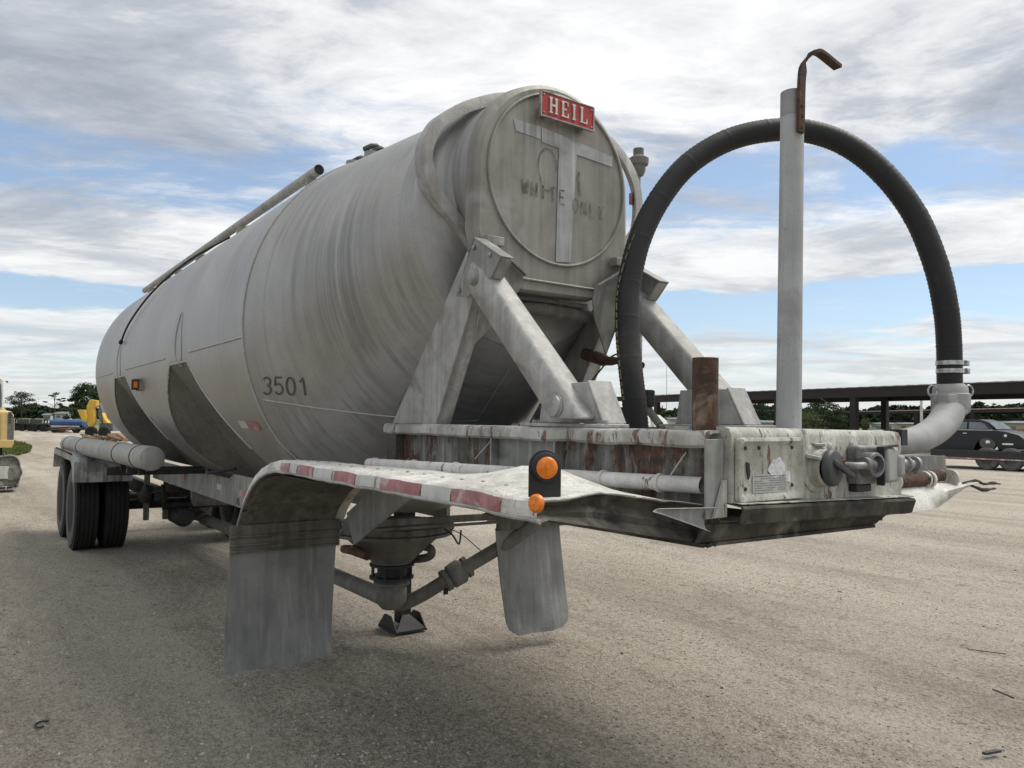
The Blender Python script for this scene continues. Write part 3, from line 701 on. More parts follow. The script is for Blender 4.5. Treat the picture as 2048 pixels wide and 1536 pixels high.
# placard holder: pressed frame with rounded corners
py0, py1, pz0, pz1 = -.484, -.128, 1.398, 1.610
def rrect(y0, y1, z0, z1, r, x, n=5):
    o = []
    for cy, cz, a0 in ((y1-r, z1-r, 0), (y0+r, z1-r, 90), (y0+r, z0+r, 180), (y1-r, z0+r, 270)):
        for i in range(n+1):
            a = radians(a0+90*i/n); o.append(Vector((x+.004*nval(cy*30+i, cz*30), cy+r*cos(a), cz+r*sin(a))))
    return o
X1 = x1
rings = [rrect(py0, py1, pz0, pz1, .012, X1+.006), rrect(py0+.001, py1-.001, pz0+.001, pz1-.001, .012, X1+.020), rrect(py0+.013, py1-.013, pz0+.012, pz1-.012, .018, X1+.024), rrect(py0+.026, py1-.026, pz0+.024, pz1-.024, .018, X1+.011), rrect(py0+.032, py1-.032, pz0+.03, pz1-.03, .016, X1+.010)]
k = len(rings[0]); pf = MB(); pf.add([p for r in rings for p in r], [(j*k+i, j*k+(i+1) % k, (j+1)*k+(i+1) % k, (j+1)*k+i) for j in range(4) for i in range(k)]+[tuple(range(4*k, 5*k))])
pl = pf.build('placard_holder', 'box', T, smooth=50)
MB().prism([(X1+.0115, -.405, 1.425), (X1+.0115, -.215, 1.423), (X1+.0115, -.225, 1.485), (X1+.0115, -.405, 1.487)], (.0015, 0, 0)).build('data_label', 'label', pl)
ik = MB(); random.seed(11)
for r_i in range(7):
    y = -.398
    while y < -.235:
        w = random.uniform(.008, .03)
        if random.random() < .85: ik.box(X1+.0132, X1+.0137, y, min(y+w, -.228), 1.4785-.0078*r_i, 1.4805-.0078*r_i+(.001 if r_i < 1 else 0))
        y += w+.004
ik.build('label_text', 'ink', pl)
random.seed(4); fp = [(X1+.0118, -.275+.050*cos(a)*random.uniform(.75, 1.1), 1.507+.036*sin(a)*random.uniform(.7, 1.15)) for a in [2*pi*i/15 for i in range(15)]]
fo = MB().prism(fp, (.0018, 0, 0)); fo.prism([(X1+.012, -.245, 1.49), (X1+.012, -.205, 1.495), (X1+.012, -.200, 1.455), (X1+.012, -.225, 1.46)], (.0016, 0, 0)); fo.build('torn_sticker', 'foil', pl)
for y, z in ((-.44, 1.575), (-.37, 1.575), (-.19, 1.575), (-.19, 1.445), (-.44, 1.44)): MB().lathe((X1+.010, y, z), (1, 0, 0), [(0, .007), (.004, .006), (.006, .003)], 8).build('rivet', 'rust', pl)
MB().prism([(X1+.012, -.44, 1.53), (X1+.012, -.424, 1.525), (X1+.012, -.42, 1.485), (X1+.012, -.43, 1.47), (X1+.012, -.436, 1.50)], (.004, 0, 0)).build('broken_catch', 'black', pl)

# socket with its cap
c = Vector((x1, -.036, 1.500))
sk = MB().lathe(c, (1, 0, 0), [(0, .088), (.006, .088), (.010, .082), (.012, .070), (.040, .066), (.050, .064), (.050, .052), (.02, .05)], 40); sock = sk.build('electrical_socket', 'box', T)
cap_d = Vector((1, .16, .02)).normalized(); c2 = c+Vector((.045, .018, .002))
MB().lathe(c2, cap_d, [(0, .066), (.014, .067), (.022, .063), (.026, .056), (.028, .0)], 36).build('socket_cap', 'cap', sock)
hd = MB(); hd.bar(c2+cap_d*.030+Vector((0, -.028, .024)), c2+cap_d*.050+Vector((0, .062, -.034)), .020, .018); hd.build('cap_grip', 'cap', sock, bevel=.004)
hg = MB(); hg.bar(c+Vector((.012, -.07, .045)), c+Vector((.055, -.045, .035)), .030, .014); hg.bar(c+Vector((.012, -.03, .083)), c+Vector((.02, .02, .083)), .02, .012); hg.build('cap_hinge', 'cast', sock, bevel=.003)
for y, z in ((.05, 1.578), (.19, 1.582), (.052, 1.418), (.44, 1.57)): MB().lathe((x1, y, z), (1, 0, 0), [(0, .013), (.006, .012), (.010, .006)], 10).build('bolt', 'box', T)
# air coupling valve
rust_ring = MB().lathe((x1, .085, 1.508), (1, 0, 0), [(0, .040), (.012, .040), (.02, .034), (.022, .022), (.045, .020)], 26); rr = rust_ring.build('pipe_flange', 'rust', T)
MB().tube([(x1+.03, .085, 1.508), (x1+.085, .095, 1.508), (x1+.10, .14, 1.512)], .013, 12, smooth=4).build('air_nipple', 'cast', T)
av = MB(); av.box(x1, x1+.055, .155, .30, 1.435, 1.580); valve = av.build('air_valve', 'valve', T, bevel=.012)
gh = MB().lathe((x1+.05, .195, 1.510), (1, -.12, .0), [(0, .045), (.05, .046), (.056, .043), (.058, .034), (.035, .030), (.032, 0)], 28); gh.tube([(x1+.09, .12, 1.516), (x1+.085, .16, 1.514), (x1+.08, .19, 1.51)], .024, 14); gh.build('hose_fitting', 'valve', valve)
MB().lathe((x1+.072, .192, 1.510), (1, -.12, 0), [(0, .026), (.012, .022), (.013, .008), (.02, .006), (.02, 0)], 20).build('fitting_seal', 'black', valve)
h2 = MB(); h2.obox((x1+.045, .335, 1.505), (1, .15, 0), (-.15, 1, 0), (0, 0, 1), .04, .055, .066); h2.obox((x1+.06, .395, 1.500), (1, 0, 0), (0, 1, 0), (0, 0, 1), .03, .022, .042); h2.build('coupling_body', 'elbow', valve, bevel=.012)
h3 = MB(); h3.prism([(x1+.060, .262, 1.575), (x1+.060, .36, 1.583), (x1+.060, .36, 1.576), (x1+.060, .268, 1.568), (x1+.060, .268, 1.435), (x1+.060, .262, 1.430)], (.03, 0, 0)); h3.build('valve_gasket', 'black', valve)
MB().box(x1, x1+.035, .17, .27, 1.405, 1.434).build('valve_port', 'black', valve, bevel=.005)
MB().lathe((.06, .555, 1.497), (.2, 1, 0), [(0, .022), (.03, .024), (.035, .034), (.05, .030), (.055, .02), (.085, .018), (.085, .032), (.098, .032)], 16).build('plug_fitting', 'cast', T)

# rusty stub pipe on the deck flange, the tall post and its hook
MB().tube([U(1411, 716, y=-.5), (-.034, -.5, 1.76), (-.034, -.5, 1.628)], .044, 24, caps=False).build('stub_pipe', 'rust', T)
MB().cyl((-.034, -.5, 1.70), (-.034, -.5, 1.705), .040, 20).build('stub_inside', 'black', T)
pa, pb = U(1577, 862, x=-.10), U(1585, 187, x=-.13)
post = MB().tube([pa+Vector((0, 0, -.03)), pa.lerp(pb, .5), pb], [.0475, .0465, .0455], 28).build('hose_post', 'post', T)
cp_ = pb-pa; MB().tube([pa.lerp(pb, .925), pb+cp_.normalized()*.0006], .0466, 28, caps=False).build('bare_top', 'alu', post)
xh = -.075; hpts = [U(px, py, x=xh) for px, py in ((1601, 265), (1602, 200), (1604, 150), (1610, 125), (1622, 108), (1634, 104), (1645, 110), (1660, 122), (1676, 135))]
hp = spl(hpts, 3); rows = []
for i, p in enumerate(hp):
    t = (hp[min(i+1, len(hp)-1)]-hp[max(i-1, 0)]).normalized(); nn = Vector((0, -t.z, t.y)); ww = .0165 if i < 8 else .010+.006*max(0, (12-i)/4)
    q = min(1, max(0, (i-7)/6)); sdv = (nn*(1-q)+Vector((1, 0, 0))*q).normalized(); th = (Vector((1, 0, 0))*(1-q)+nn*q).normalized()*.007
    w2 = .0185; rows.append([p-sdv*w2-th, p+sdv*w2-th, p+sdv*w2+th, p-sdv*w2+th, p-sdv*w2-th])
hk = MB().grid(rows); hk.add([r for r in rows[0][:4]], [(0, 1, 2, 3)]); hk.add([r for r in rows[-1][:4]], [(3, 2, 1, 0)])
hook = hk.build('hook', 'darkrust', post, smooth=30)
for z in (U(1601, 212, x=xh), U(1602, 232, x=xh), U(1601, 256, x=xh)): MB().lathe(z+Vector((.005, 0, 0)), (1, 0, 0), [(0, .007), (.005, .006), (.006, 0)], 8).build('hook_bolt', 'rust', hook)

# black product hose: an arch behind the post
hpx = [(1274, 872, 3.72), (1268, 800, 3.72), (1259, 720, 3.75), (1254, 640, 3.8), (1258, 570, 3.85), (1279, 480, 3.9), (1318, 400, 3.95), (1375, 330, 4.0), (1450, 283, 4.05), (1530, 262, 4.08), (1610, 262, 4.08), (1690, 288, 4.05), (1765, 345, 4.0), (1830, 430, 3.95), (1872, 530, 3.9), (1892, 620, 3.88), (1898, 690, 3.88), (1899, 745, 3.88), (1900, 790, 3.88)]
hose = MB().tube([U(a, b, d=c) for a, b, c in hpx], [.0592, .0570]*180+[.0592], 28, smooth=21).build('delivery_hose', 'rubber', T, smooth=60)
# a raised yellowish marking line running along the hose
ym = MB(); random.seed(5)
lp_ = spl([U(a-15-(6 if b > 500 else 0), b, d=c-.048) for a, b, c in hpx[1:7]], 14)
i = 0
while i < len(lp_)-4:
    k = random.choice((1, 2, 2, 3)); MB().tube(lp_[i:i+k+1], .0036, 5).build('hose_marking', 'yellowmark', hose); i += k+1
for (a, b) in ((1899, 726), (1900, 742)):
    c = U(a, b, d=3.88); MB().lathe(c-Vector((0, 0, .011)), (0, 0, 1), [(0, .0585), (0, .0635), (.021, .0635), (.021, .0585)], 32).build('hose_clamp', 'clamp', hose)
    MB().box(c.x+.02, c.x+.06, c.y+.055, c.y+.08, c.z-.014, c.z+.014).build('clamp_screw', 'clamp', hose, bevel=.003)
ec = U(1901, 800, d=3.88)
q = MB().lathe(ec, (0, 0, 1), [(-.075, .066), (-.060, .082), (-.03, .088), (.028, .088), (.034, .080), (.060, .078), (.075, .068), (.080, .062)], 32); coup = q.build('hose_coupling', 'elbow', T)
q = MB(); q.obox(ec+Vector((.03, -.055, -.01)), Vector((.3, .95, 0)), Vector((.95, -.3, 0)), (0, 0, 1), .05, .035, .036); q.build('coupling_lug', 'elbow', coup, bevel=.006)
for sg, dx in ((-1, -36), (1, 36)):
    e_ = U(1901+dx, 782, d=3.86); rg = [e_+(r_*(.022*cos(t)*1)+Vector((0, 0, .028*sin(t)))) for t in [2*pi*i/18 for i in range(19)]]
    MB().tube(rg, .0045, 6, False).build('pull_ring', 'clamp', coup)
    arm = MB(); arm.obox(U(1901+dx*.84, 806, d=3.86), r_, b_, (0, 0, 1), .016, .02, .045); arm.build('cam_arm', 'cast', coup, bevel=.006)
elb = spl([U(a, b, d=c) for a, b, c in ((1740, 883, 3.22), (1790, 884, 3.34), (1828, 880, 3.46), (1860, 867, 3.60), (1885, 846, 3.74), (1898, 824, 3.84), (1901, 808, 3.88))], 6)
MB().tube(elb, [.048+.023*min(1, i/26) for i in range(len(elb))], 28).build('pipe_elbow', 'elbow', T, smooth=60)
MB().lathe(U(1900, 822, d=3.86), (0, 0, 1), [(-.01, .070), (-.01, .078), (.012, .078), (.012, .070)], 28).build('elbow_collar', 'elbow', T)

# ---- front fenders
def fz(x, y):
    """upper skin of the near fender"""
    t = (y+1.22)/.66
    z = 1.436+.010*sin(pi*min(1, max(0, t)))-.052*max(0, t-.35)/.65+.006*nval(x*1.6, y*3, 2)+.004*nval(x*5, y*7, 5)+.003*nval(x*11, y*3, 8)-.020*max(0, .22-abs(nval(x*1.3+.6*y, y*2.2, 11)))*(1 if x > -1.6 else .3)+.008*abs(nval(x*4, y*2.5, 21))
    z += .070*math.exp(-((x+.52)/.25)**2-((y+.82)/.15)**2)
    if x < -1.3: z -= .05*min(1, (-1.3-x)/.9)*t
    return z
prof = [(.0, 0)]+[(-.06*i, 0) for i in range(1, 37)]
arcp = [(-2.30, .0), (-2.45, .018), (-2.58, .055), (-2.70, .11), (-2.80, .175), (-2.89, .255), (-2.96, .34), (-3.01, .42), (-3.04, .49)]
rows = []
yy = [-1.222, -1.2215, -1.216, -1.205, -1.19, -1.16, -1.10, -1.04, -.98, -.92, -.86, -.80, -.74, -.68, -.62, -.57]
for x, dz in prof+arcp:
    row = []
    for j, y in enumerate(yy):
        z = fz(x, y)-dz
        if j < 4: z = fz(x, -1.19)-dz-(.060, .030, .010, .003)[j]
        e = .01*nval(x*2.2, 3) if j < 4 else 0
        xx = x+(.03*nval(y*13, 6)-.03*abs(sin(y*11)) if x == 0 else 0)
        row.append((xx, y+e, z))
    rows.append(row)
fen = MB().grid(rows, lambda p: Vector((0, .0022, -.0035))).build('front_fender', 'white', T, smooth=14)
# rolled outer edge
ed = [(x+.0, -1.224, fz(x, -1.19)-dz-.060) for x, dz in prof+arcp]
MB().tube(ed, .007, 8).build('rolled_edge', 'bright', fen)
# reflective tape, alternating, following the lip
segs = [(-2.22, -2.08, 1), (-2.07, -1.97, 0), (-1.95, -1.77, 1), (-1.76, -1.55, 0), (-1.52, -1.28, 1), (-1.27, -1.08, 0), (-1.03, -.72, 1), (-.71, -.50, 0), (-.49, -.20, 1)]
for a, b, red in segs:
    rws = []
    for i in range(9):
        x = a+(b-a)*i/8; e = .01*nval(x*2.2, 3); zt = fz(x, -1.19); rws.append([(x, -1.2262+e, zt-.054), (x, -1.2258+e, zt-.030), (x, -1.2200+e, zt-.010)])
    MB().grid(rws, (0, -.0014, 0)).build('reflective_tape', 'redtape' if red else 'whitetape', fen)
for i in range(15):
    x = -.35-.14*i; MB().lathe((x, -1.10, fz(x, -1.10)-.002), (0, 0, 1), [(0, .009), (.004, .008), (.006, .003)], 8).build('rivet', 'cast', fen)
# inner skirt and liner seen under the lip
ln = MB(); rows = []
for x, dz in [(-1.9-.1*i, 0) for i in range(4)]+arcp[:]:
    rows.append([(x+.02, y, 1.355-dz*.93-(.03 if y > -.7 else 0)) for y in (-1.20, -1.0, -.8, -.64)])
ln.grid(rows, (.004, 0, -.002)); ln.build('fender_liner', 'under', T)
MB().tube([(-2.935, -1.21, 1.105), (-2.932, -.9, 1.10), (-2.93, -.66, 1.095)], .006, 6).build('liner_weld', 'under', T)
# crushed front skirt between fender and coupler plate, curled flap of skin
sk = MB(); rows = []
for i in range(25):
    y = -1.222+.665*i/24; z = fz(0, y)-.006; zb = 1.382-(y+1.22)*.185+.004*nval(y*14, 3); w = .006*nval(y*10, 9); xf = .0+.03*nval(y*13, 6)-.03*abs(sin(y*11))
    if y < -1.2: zb = z-.055
    rows.append([(xf+.006, y, z), (xf-.012, y, z-.010), (-.045+w, y, z-.30*(z-zb)), (-.030-w, y, z-.55*(z-zb)), (-.034+w, y, z-.75*(z-zb)), (.004, y, zb), (-.30, y, zb-.01)])
sk.grid(rows, (-.006, 0, .003)); sk.build('crushed_skirt', 'mud', fen, smooth=30)
cu = MB(); rows = []
for i in range(15):
    t = i/14; y = -.80+.225*t; r = .004+.034*t**1.1; cz = 1.388-.012*t-r*.8
    rows.append([(.03+r*.9+r*.9*cos(a), y+.012*sin(a), cz+r*sin(a)) for a in [radians(85+185*j/10) for j in range(11)]])
cu.grid(rows, (-.002, 0, .002)); cu.build('curled_skin', 'alu', fen, smooth=60)
# amber lamps on the fender corner
lb = MB(); cy, cz, cx = -1.165, 1.512, -.06; fr_dir = Vector((.93, -.36, 0)).normalized(); sdx = Vector((.36, .93, 0)).normalized()
pts = [(-.049, -.076), (.049, -.076)]+[(.049*cos(radians(a)), .012+.050*sin(radians(a))) for a in range(0, 181, 12)]
O = Vector((cx, cy, cz)); lb.prism([O+sdx*a+Vector((0, 0, b)) for a, b in pts], fr_dir*.008)
lbo = lb.build('lamp_bracket', 'black', T, bevel=.002)
MB().lathe(O+Vector((0, 0, .012))+fr_dir*.008, fr_dir, [(0, .044), (.014, .043), (.018, .036)], 28).build('lamp_grommet', 'black', lbo)
MB().lathe(O+Vector((0, 0, .010))+fr_dir*.020, fr_dir, [(0, .0325), (.008, .032), (.013, .027), (.016, .017), (.0165, .006), (.019, .005), (.019, 0)], 28).build('lamp_lens', 'amber', lbo)
O2 = U(1074, 1007, y=-1.232); MB().lathe(O2, (.25, -1, .1), [(0, .027), (.008, .026), (.014, .021), (.016, .006), (.019, .004), (.019, 0)], 26).build('marker_lamp', 'amber', T)
# conduit lying along the fender
ca, cb = Vector((-2.10, -.79, 1.418)), Vector((-.01, -.535, 1.448))
cdt = MB().tube([ca, ca.lerp(cb, .5), cb], .0285, 18, caps=False).build('conduit', 'conduit', T)
MB().cyl(ca.lerp(cb, .02), ca.lerp(cb, .021), .027, 14).build('conduit_mouth', 'black', cdt)
for t in (.03, .20, .36, .62, .79, .915):
    c = ca.lerp(cb, t); dd = (cb-ca).normalized(); MB().lathe(c, dd, [(-.006, .028), (-.006, .034), (.006, .034), (.006, .028)], 18).build('conduit_band', 'conduit', cdt)
for (a, b, cc, dd_) in ((1338, 955, 1372, 905), (950, 918, 985, 878)):
    MB().tube([U(a, b, y=-.53), U(cc, dd_, y=-.505)], .003, 6).build('tie_wire', 'conduit', T)

# far fender, seen past the nose box
ff = MB(); rows = []
for x in [.0, -.15, -.3, -.5, -.8, -1.2, -1.7, -2.3, -2.6, -2.85, -3.0]:
    dz = 0 if x > -2.3 else (-2.3-x)**2*1.0
    rows.append([(x-.02, y, 1.405+.015*nval(x*2, y*4, 8)-dz-(.02 if y > 1.15 else 0)) for y in (.56, .66, .76, .86, .96, 1.06, 1.16, 1.21)])
ff.grid(rows, (0, 0, -.004)); ff.build('front_fender', 'white', T)
cr = MB(); rows = []
for i in range(13):
    t = i/12; y = .60+.66*t; zt = 1.405-.006*t+.004*nval(y*9, 1); zb = 1.30+.10*max(0, (t-.35)/.65)**1.1+.006*nval(y*12, 3); rows.append([(.0, y, zt), (.05, y, (zt*.6+zb*.4)), (.075-.05*t, y, zb)])
cr.grid(rows, (-.003, 0, -.002)); cr.build('torn_skin', 'white', T, smooth=60)
tt = [U(a, b, x=.03) for a, b in ((1925, 966), (1950, 961), (1968, 968), (1985, 966), (2000, 968))]; MB().tube(tt, [.004, .007, .006, .008, .004], 7, smooth=4).build('torn_strip', 'mud', T)
tt = [U(a, b, x=.03) for a, b in ((1940, 970), (1955, 976), (1968, 980), (1990, 977))]; MB().tube(tt, [.006, .008, .009, .005], 7, smooth=4).build('torn_strip', 'mud', T)
fp = MB(); fp.prism([(-.14, .55, 1.512), (-.14, 1.34, 1.512), (-.14, 1.36, 1.40), (-.14, .55, 1.40)], (-.012, 0, 0)); fp.prism([(-.14, .50, 1.512), (-.14, 1.35, 1.510), (-.55, 1.30, 1.512), (-.55, .50, 1.513)], (0, 0, -.008))
fpo = fp.build('far_bracket_box', 'alu', T, bevel=.004)
for a, b in (((.0, .60, 1.42), (.0, .90, 1.42)), ((-.02, .86, 1.425), (-.05, 1.14, 1.43))): MB().tube([a, b], .030, 14, smooth=0).build('conduit', 'rust', T)
for y in (.62, .86, .90, 1.1): MB().lathe((0, y, 1.421), (0, 1, 0), [(-.008, .03), (-.008, .038), (.008, .038), (.008, .03)], 16).build('conduit_band', 'conduit', T)

# mud flap hanger and the two flaps
hb = MB()
hb.box(-2.945, -2.93, -1.275, -.60, .858, 1.02)
for z in (.868, .905, .955): hb.tube([(-2.925, -1.28, z), (-2.925, -.61, z-.004)], .008, 8)
hb.build('flap_hanger', 'under', T)
hb = MB(); hb.bar((-2.95, -.595, .975), (-2.95, 1.24, .955), .04, .045); hb.bar((-2.92, -.595, .935), (-2.92, 1.24, .918), .012, .020); hb.build('hanger_bar', 'under', T, bevel=.004)
MB().box(-2.945, -2.93, .60, 1.235, .858, .93).build('flap_hanger', 'under', T)
def flap(y0, y1, z0, z1, sw, rnd, name='mud_flap'):
    rows = []
    for i in range(19):
        t = i/18; z = z1+(z0-z1)*t; ex = 0
        if t > 1-rnd: ex = (.5*rnd)*(1-sqrt(max(0, 1-((t-(1-rnd))/rnd)**2)))
        a = y0+ex+sw*t; b = y1-ex+sw*t*1.05
        rows.append([(-2.95+.07*t*t*(1 if sw else .6)+.03*sin(3*t)*sin(pi*j/10)*t+.03*t*nval(j*.35, t*2, 5)+.02*max(0, t-.9)*10*(.5+nval(j*.5, 3)), a+(b-a)*j/10, z-.015*nval(j*.3, 2)-.03*(1-j/10)*t*(0 if sw else 1)) for j in range(11)])
    return MB().grid(rows, (-.008, 0, 0)).build(name, 'flap', T, smooth=60)
flap(-1.272, -.615, .185, .87, -.035, 0.0)
flap(.600, 1.185, .105, .875, .075, .16)
for i in range(6):
    y = -1.23+.115*i; MB().lathe((-2.929, y, .99), (1, 0, 0), [(0, .011), (.005, .010), (.008, 0)], 8).build('bolt', 'under', T)
# diagonal braces under the fender
MB().bar((-2.62, -.66, 1.0), (-1.95, -.60, 1.36), .012, .20).build('brace_plate', 'alu', T)
MB().bar((-2.80, -.60, .98), (-2.30, -.56, 1.28), .08, .07).build('brace_bar', 'alu', T)

# side rail with tape
rl = MB(); rl.prism([(-9.0, -.60, .872), (-3.6, -.60, .872), (-3.6, -.60, 1.10), (-3.75, -.60, 1.15), (-5.35, -.60, 1.15), (-5.5, -.60, 1.10), (-6.9, -.60, 1.10), (-9.0, -.60, 1.10)], (0, .03, 0)); rl.build('side_rail', 'alu', T, bevel=.003)
MB().box(-9.0, -3.6, .57, .60, .872, 1.10).build('side_rail', 'alu', T)
for a, b, m in ((-5.15, -4.92, 'redtape'), (-5.9, -5.72, 'whitetape'), (-7.35, -7.25, 'redtape')): MB().box(a, b, -.604, -.6005, .975, 1.03).build('reflective_tape', m, T)
for x, z, m, dx in ((-3.62, 1.585, 'whitetape', .17), (-3.44, 1.578, 'redtape', .24), (-6.9, 1.60, 'redtape', .3)):
    rws = [[surf(x+dx*i/6, thv(x+dx*i/6, z), .003), surf(x+dx*i/6, thv(x+dx*i/6, z+.05), .003)] for i in range(7)]
    MB().grid(rws).build('reflective_tape', m, T, smooth=180)

# hopper outlets, discharge pipe
for hx in HX:
    h = MB(); h.lathe((hx, 0, .88), (0, 0, -1), [(0, .43), (.012, .43), (.014, .40), (.25, .145), (.26, .145)], 40); ho = h.build('hopper_cone', 'dpipe', T)
    MB().lathe((hx, 0, .90), (0, 0, -1), [(0, .41), (0, .445), (.030, .45), (.035, .445), (.035, .41), (.048, .41), (.048, .435), (.07, .435), (.07, .38)], 48).build('hopper_flange', 'under', ho)
    v = MB()
    for z in (.615, .525): v.lathe((hx, 0, z), (0, 0, -1), [(0, .10), (0, .16), (.016, .16), (.016, .10)], 24)
    for k in range(8): a = 2*pi*k/8; v.cyl((hx+.145*cos(a), .145*sin(a), .60), (hx+.145*cos(a), .145*sin(a), .52), .009, 6)
    v.lathe((hx, 0, .60), (0, 0, -1), [(0, .105), (.08, .105)], 20); v.build('butterfly_valve', 'black', ho)
    tb = MB().lathe((hx, 0, .512), (0, 0, -1), [(0, .10), (.03, .13), (.045, .13), (.05, .10), (.08, .112), (.17, .112), (.22, .07), (.23, 0)], 24); tb.build('outlet_tee', 'dpipe', ho)
MB().tube([(-9.6, .0, .34), (-3.55, .02, .335)], .062, 18).build('discharge_pipe', 'dpipe', T)
for x in (-8.8, -7.4, -5.0): MB().lathe((x, .005, .339), (1, 0, 0), [(-.04, .062), (-.04, .082), (.04, .082), (.04, .062)], 18).build('pipe_coupling', 'dpipe', T)
MB().tube([(-9.3, .0, .95), (-9.25, 0, .6), (-9.1, .0, .4), (-8.9, 0, .34)], .07, 16, smooth=4).build('riser_pipe', 'dpipe', T)
bp = [U(a, b, y=c) for a, b, c in ((770, 1200, 0), (800, 1208, .1), (840, 1192, .2), (880, 1168, .3), (915, 1145, .4), (1010, 1088, .7), (1075, 1045, .95))]
bpo = MB().tube(bp, .050, 18, smooth=5).build('branch_pipe', 'dpipe', T, smooth=60)
c1, c2_ = U(893, 1160, y=.33), U(930, 1136, y=.47); dd = (c2_-c1).normalized()
MB().lathe(c1, dd, [(-.02, .05), (-.02, .082), (.012, .082), (.015, .062), (.04, .088), (.12, .092), (.15, .07), ((c2_-c1).length, .066), ((c2_-c1).length, .08), ((c2_-c1).length+.03, .08), ((c2_-c1).length+.03, .05)], 22).build('check_valve', 'dpipe', bpo)
for t in (-.005, .14+.03): MB().bar(c1+dd*t+Vector((0, 0, -.10)), c1+dd*t+Vector((0, 0, -.06)), .03, .02).build('clamp_lug', 'rust', bpo)
MB().tube([U(a, b, y=.2) for a, b in ((800, 1118), (835, 1118), (860, 1112), (862, 1098), (845, 1092))], .030, 12, smooth=5).build('hose_loop', 'dpipe', T)
MB().tube([U(a, b, y=-.3) for a, b in ((735, 1112), (705, 1100), (688, 1098))], [.03, .035, .03], 12).build('drain_cock', 'rust', T)
MB().tube([U(a, b, y=.1) for a, b in ((890, 1058), (905, 1070), (918, 1088), (922, 1060))], .006, 8, smooth=4).build('cable_loop', 'wire', T)
MB().tube([U(a, b, y=.1) for a, b in ((900, 1058), (925, 1070), (962, 1102))], .003, 6, smooth=4).build('cable', 'wire', T)

# landing leg
lx, ly = -3.82, .31
lg = MB(); lg.box(lx-.05, lx+.05, ly-.05, ly+.05, .06, .62); lg.box(lx-.065, lx+.065, ly-.065, ly+.065, .50, 1.0); leg = lg.build('landing_leg', 'black', T, bevel=.006)
ft = MB(); ft.box(lx-.15, lx+.15, ly-.14, ly+.14, .012, .028)
for yy_ in (-.13, .12): ft.prism([(lx-.16, ly+yy_, .028), (lx+.16, ly+yy_, .028), (lx+.055, ly+yy_, .13), (lx-.055, ly+yy_, .13)], (0, .01, 0))
ft.prism([(lx+.15, ly-.13, .028), (lx+.15, ly+.13, .028), (lx+.058, ly+.03, .13), (lx+.058, ly-.03, .13)], (-.008, 0, 0)); ft.build('leg_foot', 'black', leg)

# rear bogie
BY = -.22
def wheel(x, y, out):
    w = MB(); D = (0, out, 0); pr_ = [(-.14, .30), (-.135, .40), (-.13, .475), (-.115, .505), (-.09, .520), (-.03, .524), (0, .524), (.03, .524), (.09, .520), (.115, .505), (.128, .475), (.132, .46)]
    w.lathe((x, y, .515), D, pr_, 56)
    wo_ = bpy.data.objects.new('wheel', None); col.objects.link(wo_); wo_.parent = T
    w.build('tyre', 'tyre', wo_)
    MB().lathe((x, y, .515), D, [(.1295, .47), (.138, .44), (.14, .38), (.132, .315), (.125, .300)], 48).build('tyre_sidewall', 'tyreside', wo_)
    MB().lathe((x, y, .515), D, [(.128, .304), (.132, .296), (.112, .288), (.092, .275), (.086, .24), (.070, .20), (.066, .13), (.10, .11), (.11, .08), (.115, 0)], 36).build('rim', 'rim', wo_)
    g_ = MB()
    for rr_ in (-.098, -.049, 0, .049, .098):   # tread grooves as raised ribs
        g_.lathe((x, y+rr_, .515), D, [(-.018, .522), (-.018, .5315), (.018, .5315), (.018, .522)], 56)
    g_.build('tread_rib', 'tyre', wo_)
    return wo_
for ax in (-9.35, -10.6):
    for y, o in ((-1.12, -1), (-.79, 1), (.79, -1), (1.12, 1)): wheel(ax, y+BY, o)
    MB().cyl((ax, -1.0+BY, .515), (ax, 1.0+BY, .515), .065, 16).build('axle', 'black', T)
MB().box(-11.3, -8.5, -.55+BY*.5, -.47+BY*.5, .62, .80).build('bogie_beam', 'black', T, bevel=.005)
MB().box(-11.3, -8.5, .35, .43, .62, .80).build('bogie_beam', 'black', T, bevel=.005)
at = MB().lathe((-9.0, -.33, .42), (1, 0, 0), [(0, 0), (0, .09), (.02, .115), (.05, .12), (.55, .12), (.60, .09)], 26); at.build('air_tank', 'black', T)
MB().cyl((-8.62, -.55, .56), (-8.62, .4, .56), .055, 14).build('torque_rod', 'black', T)
for x, y, z in ((-8.6, -.75, .60), (-8.55, -.35, .66), (-8.5, -.1, .62), (-8.65, .2, .63)):
    MB().lathe((x, y, z), (0, 0, 1), [(0, .05), (.05, .09), (.12, .09), (.16, .05), (.22, .03)], 14).build('brake_chamber', 'black', T)
for y in (-.72, -.5): MB().box(-8.72, -8.66, y-.03, y+.03, .38, .95).build('hanger_bracket', 'under', T, bevel=.005)
MB().tube([(-8.55, -.72, .72), (-8.4, -.4, .76), (-8.45, 0, .72), (-8.5, .3, .75)], .012, 6, smooth=5).build('air_line', 'wire', T)
for y in (-.62, -.18, .12):
    MB().tube([(-8.3, y, .84), (-8.32, y+.02, .70), (-8.4, y+.05, .62), (-8.7, y+.02, .60)], .018, 7, smooth=4).build('air_line', 'wire', T)
at2 = MB().lathe((-8.0, .38, .72), (0, -1, 0), [(0, 0), (0, .10), (.02, .125), (.70, .125), (.72, .10), (.72, 0)], 22); at2.build('air_tank', 'dpipe', T)
MB().bar((-8.25, -.58, .80), (-8.25, .58, .80), .07, .09).build('cross_member', 'black', T); MB().bar((-7.0, -.58, .83), (-7.0, .58, .83), .06, .08).build('cross_member', 'dpipe', T)
for y in (-.46, .36): MB().tube([(-8.1, y, .86), (-8.6, y, .70), (-9.2, y, .66), (-9.9, y, .70)], .035, 8, smooth=4).build('leaf_spring', 'black', T)
MB().bar((-5.2, -.60, .93), (-4.2, -.30, .55), .03, .05).build('brace_bar', 'under', T)
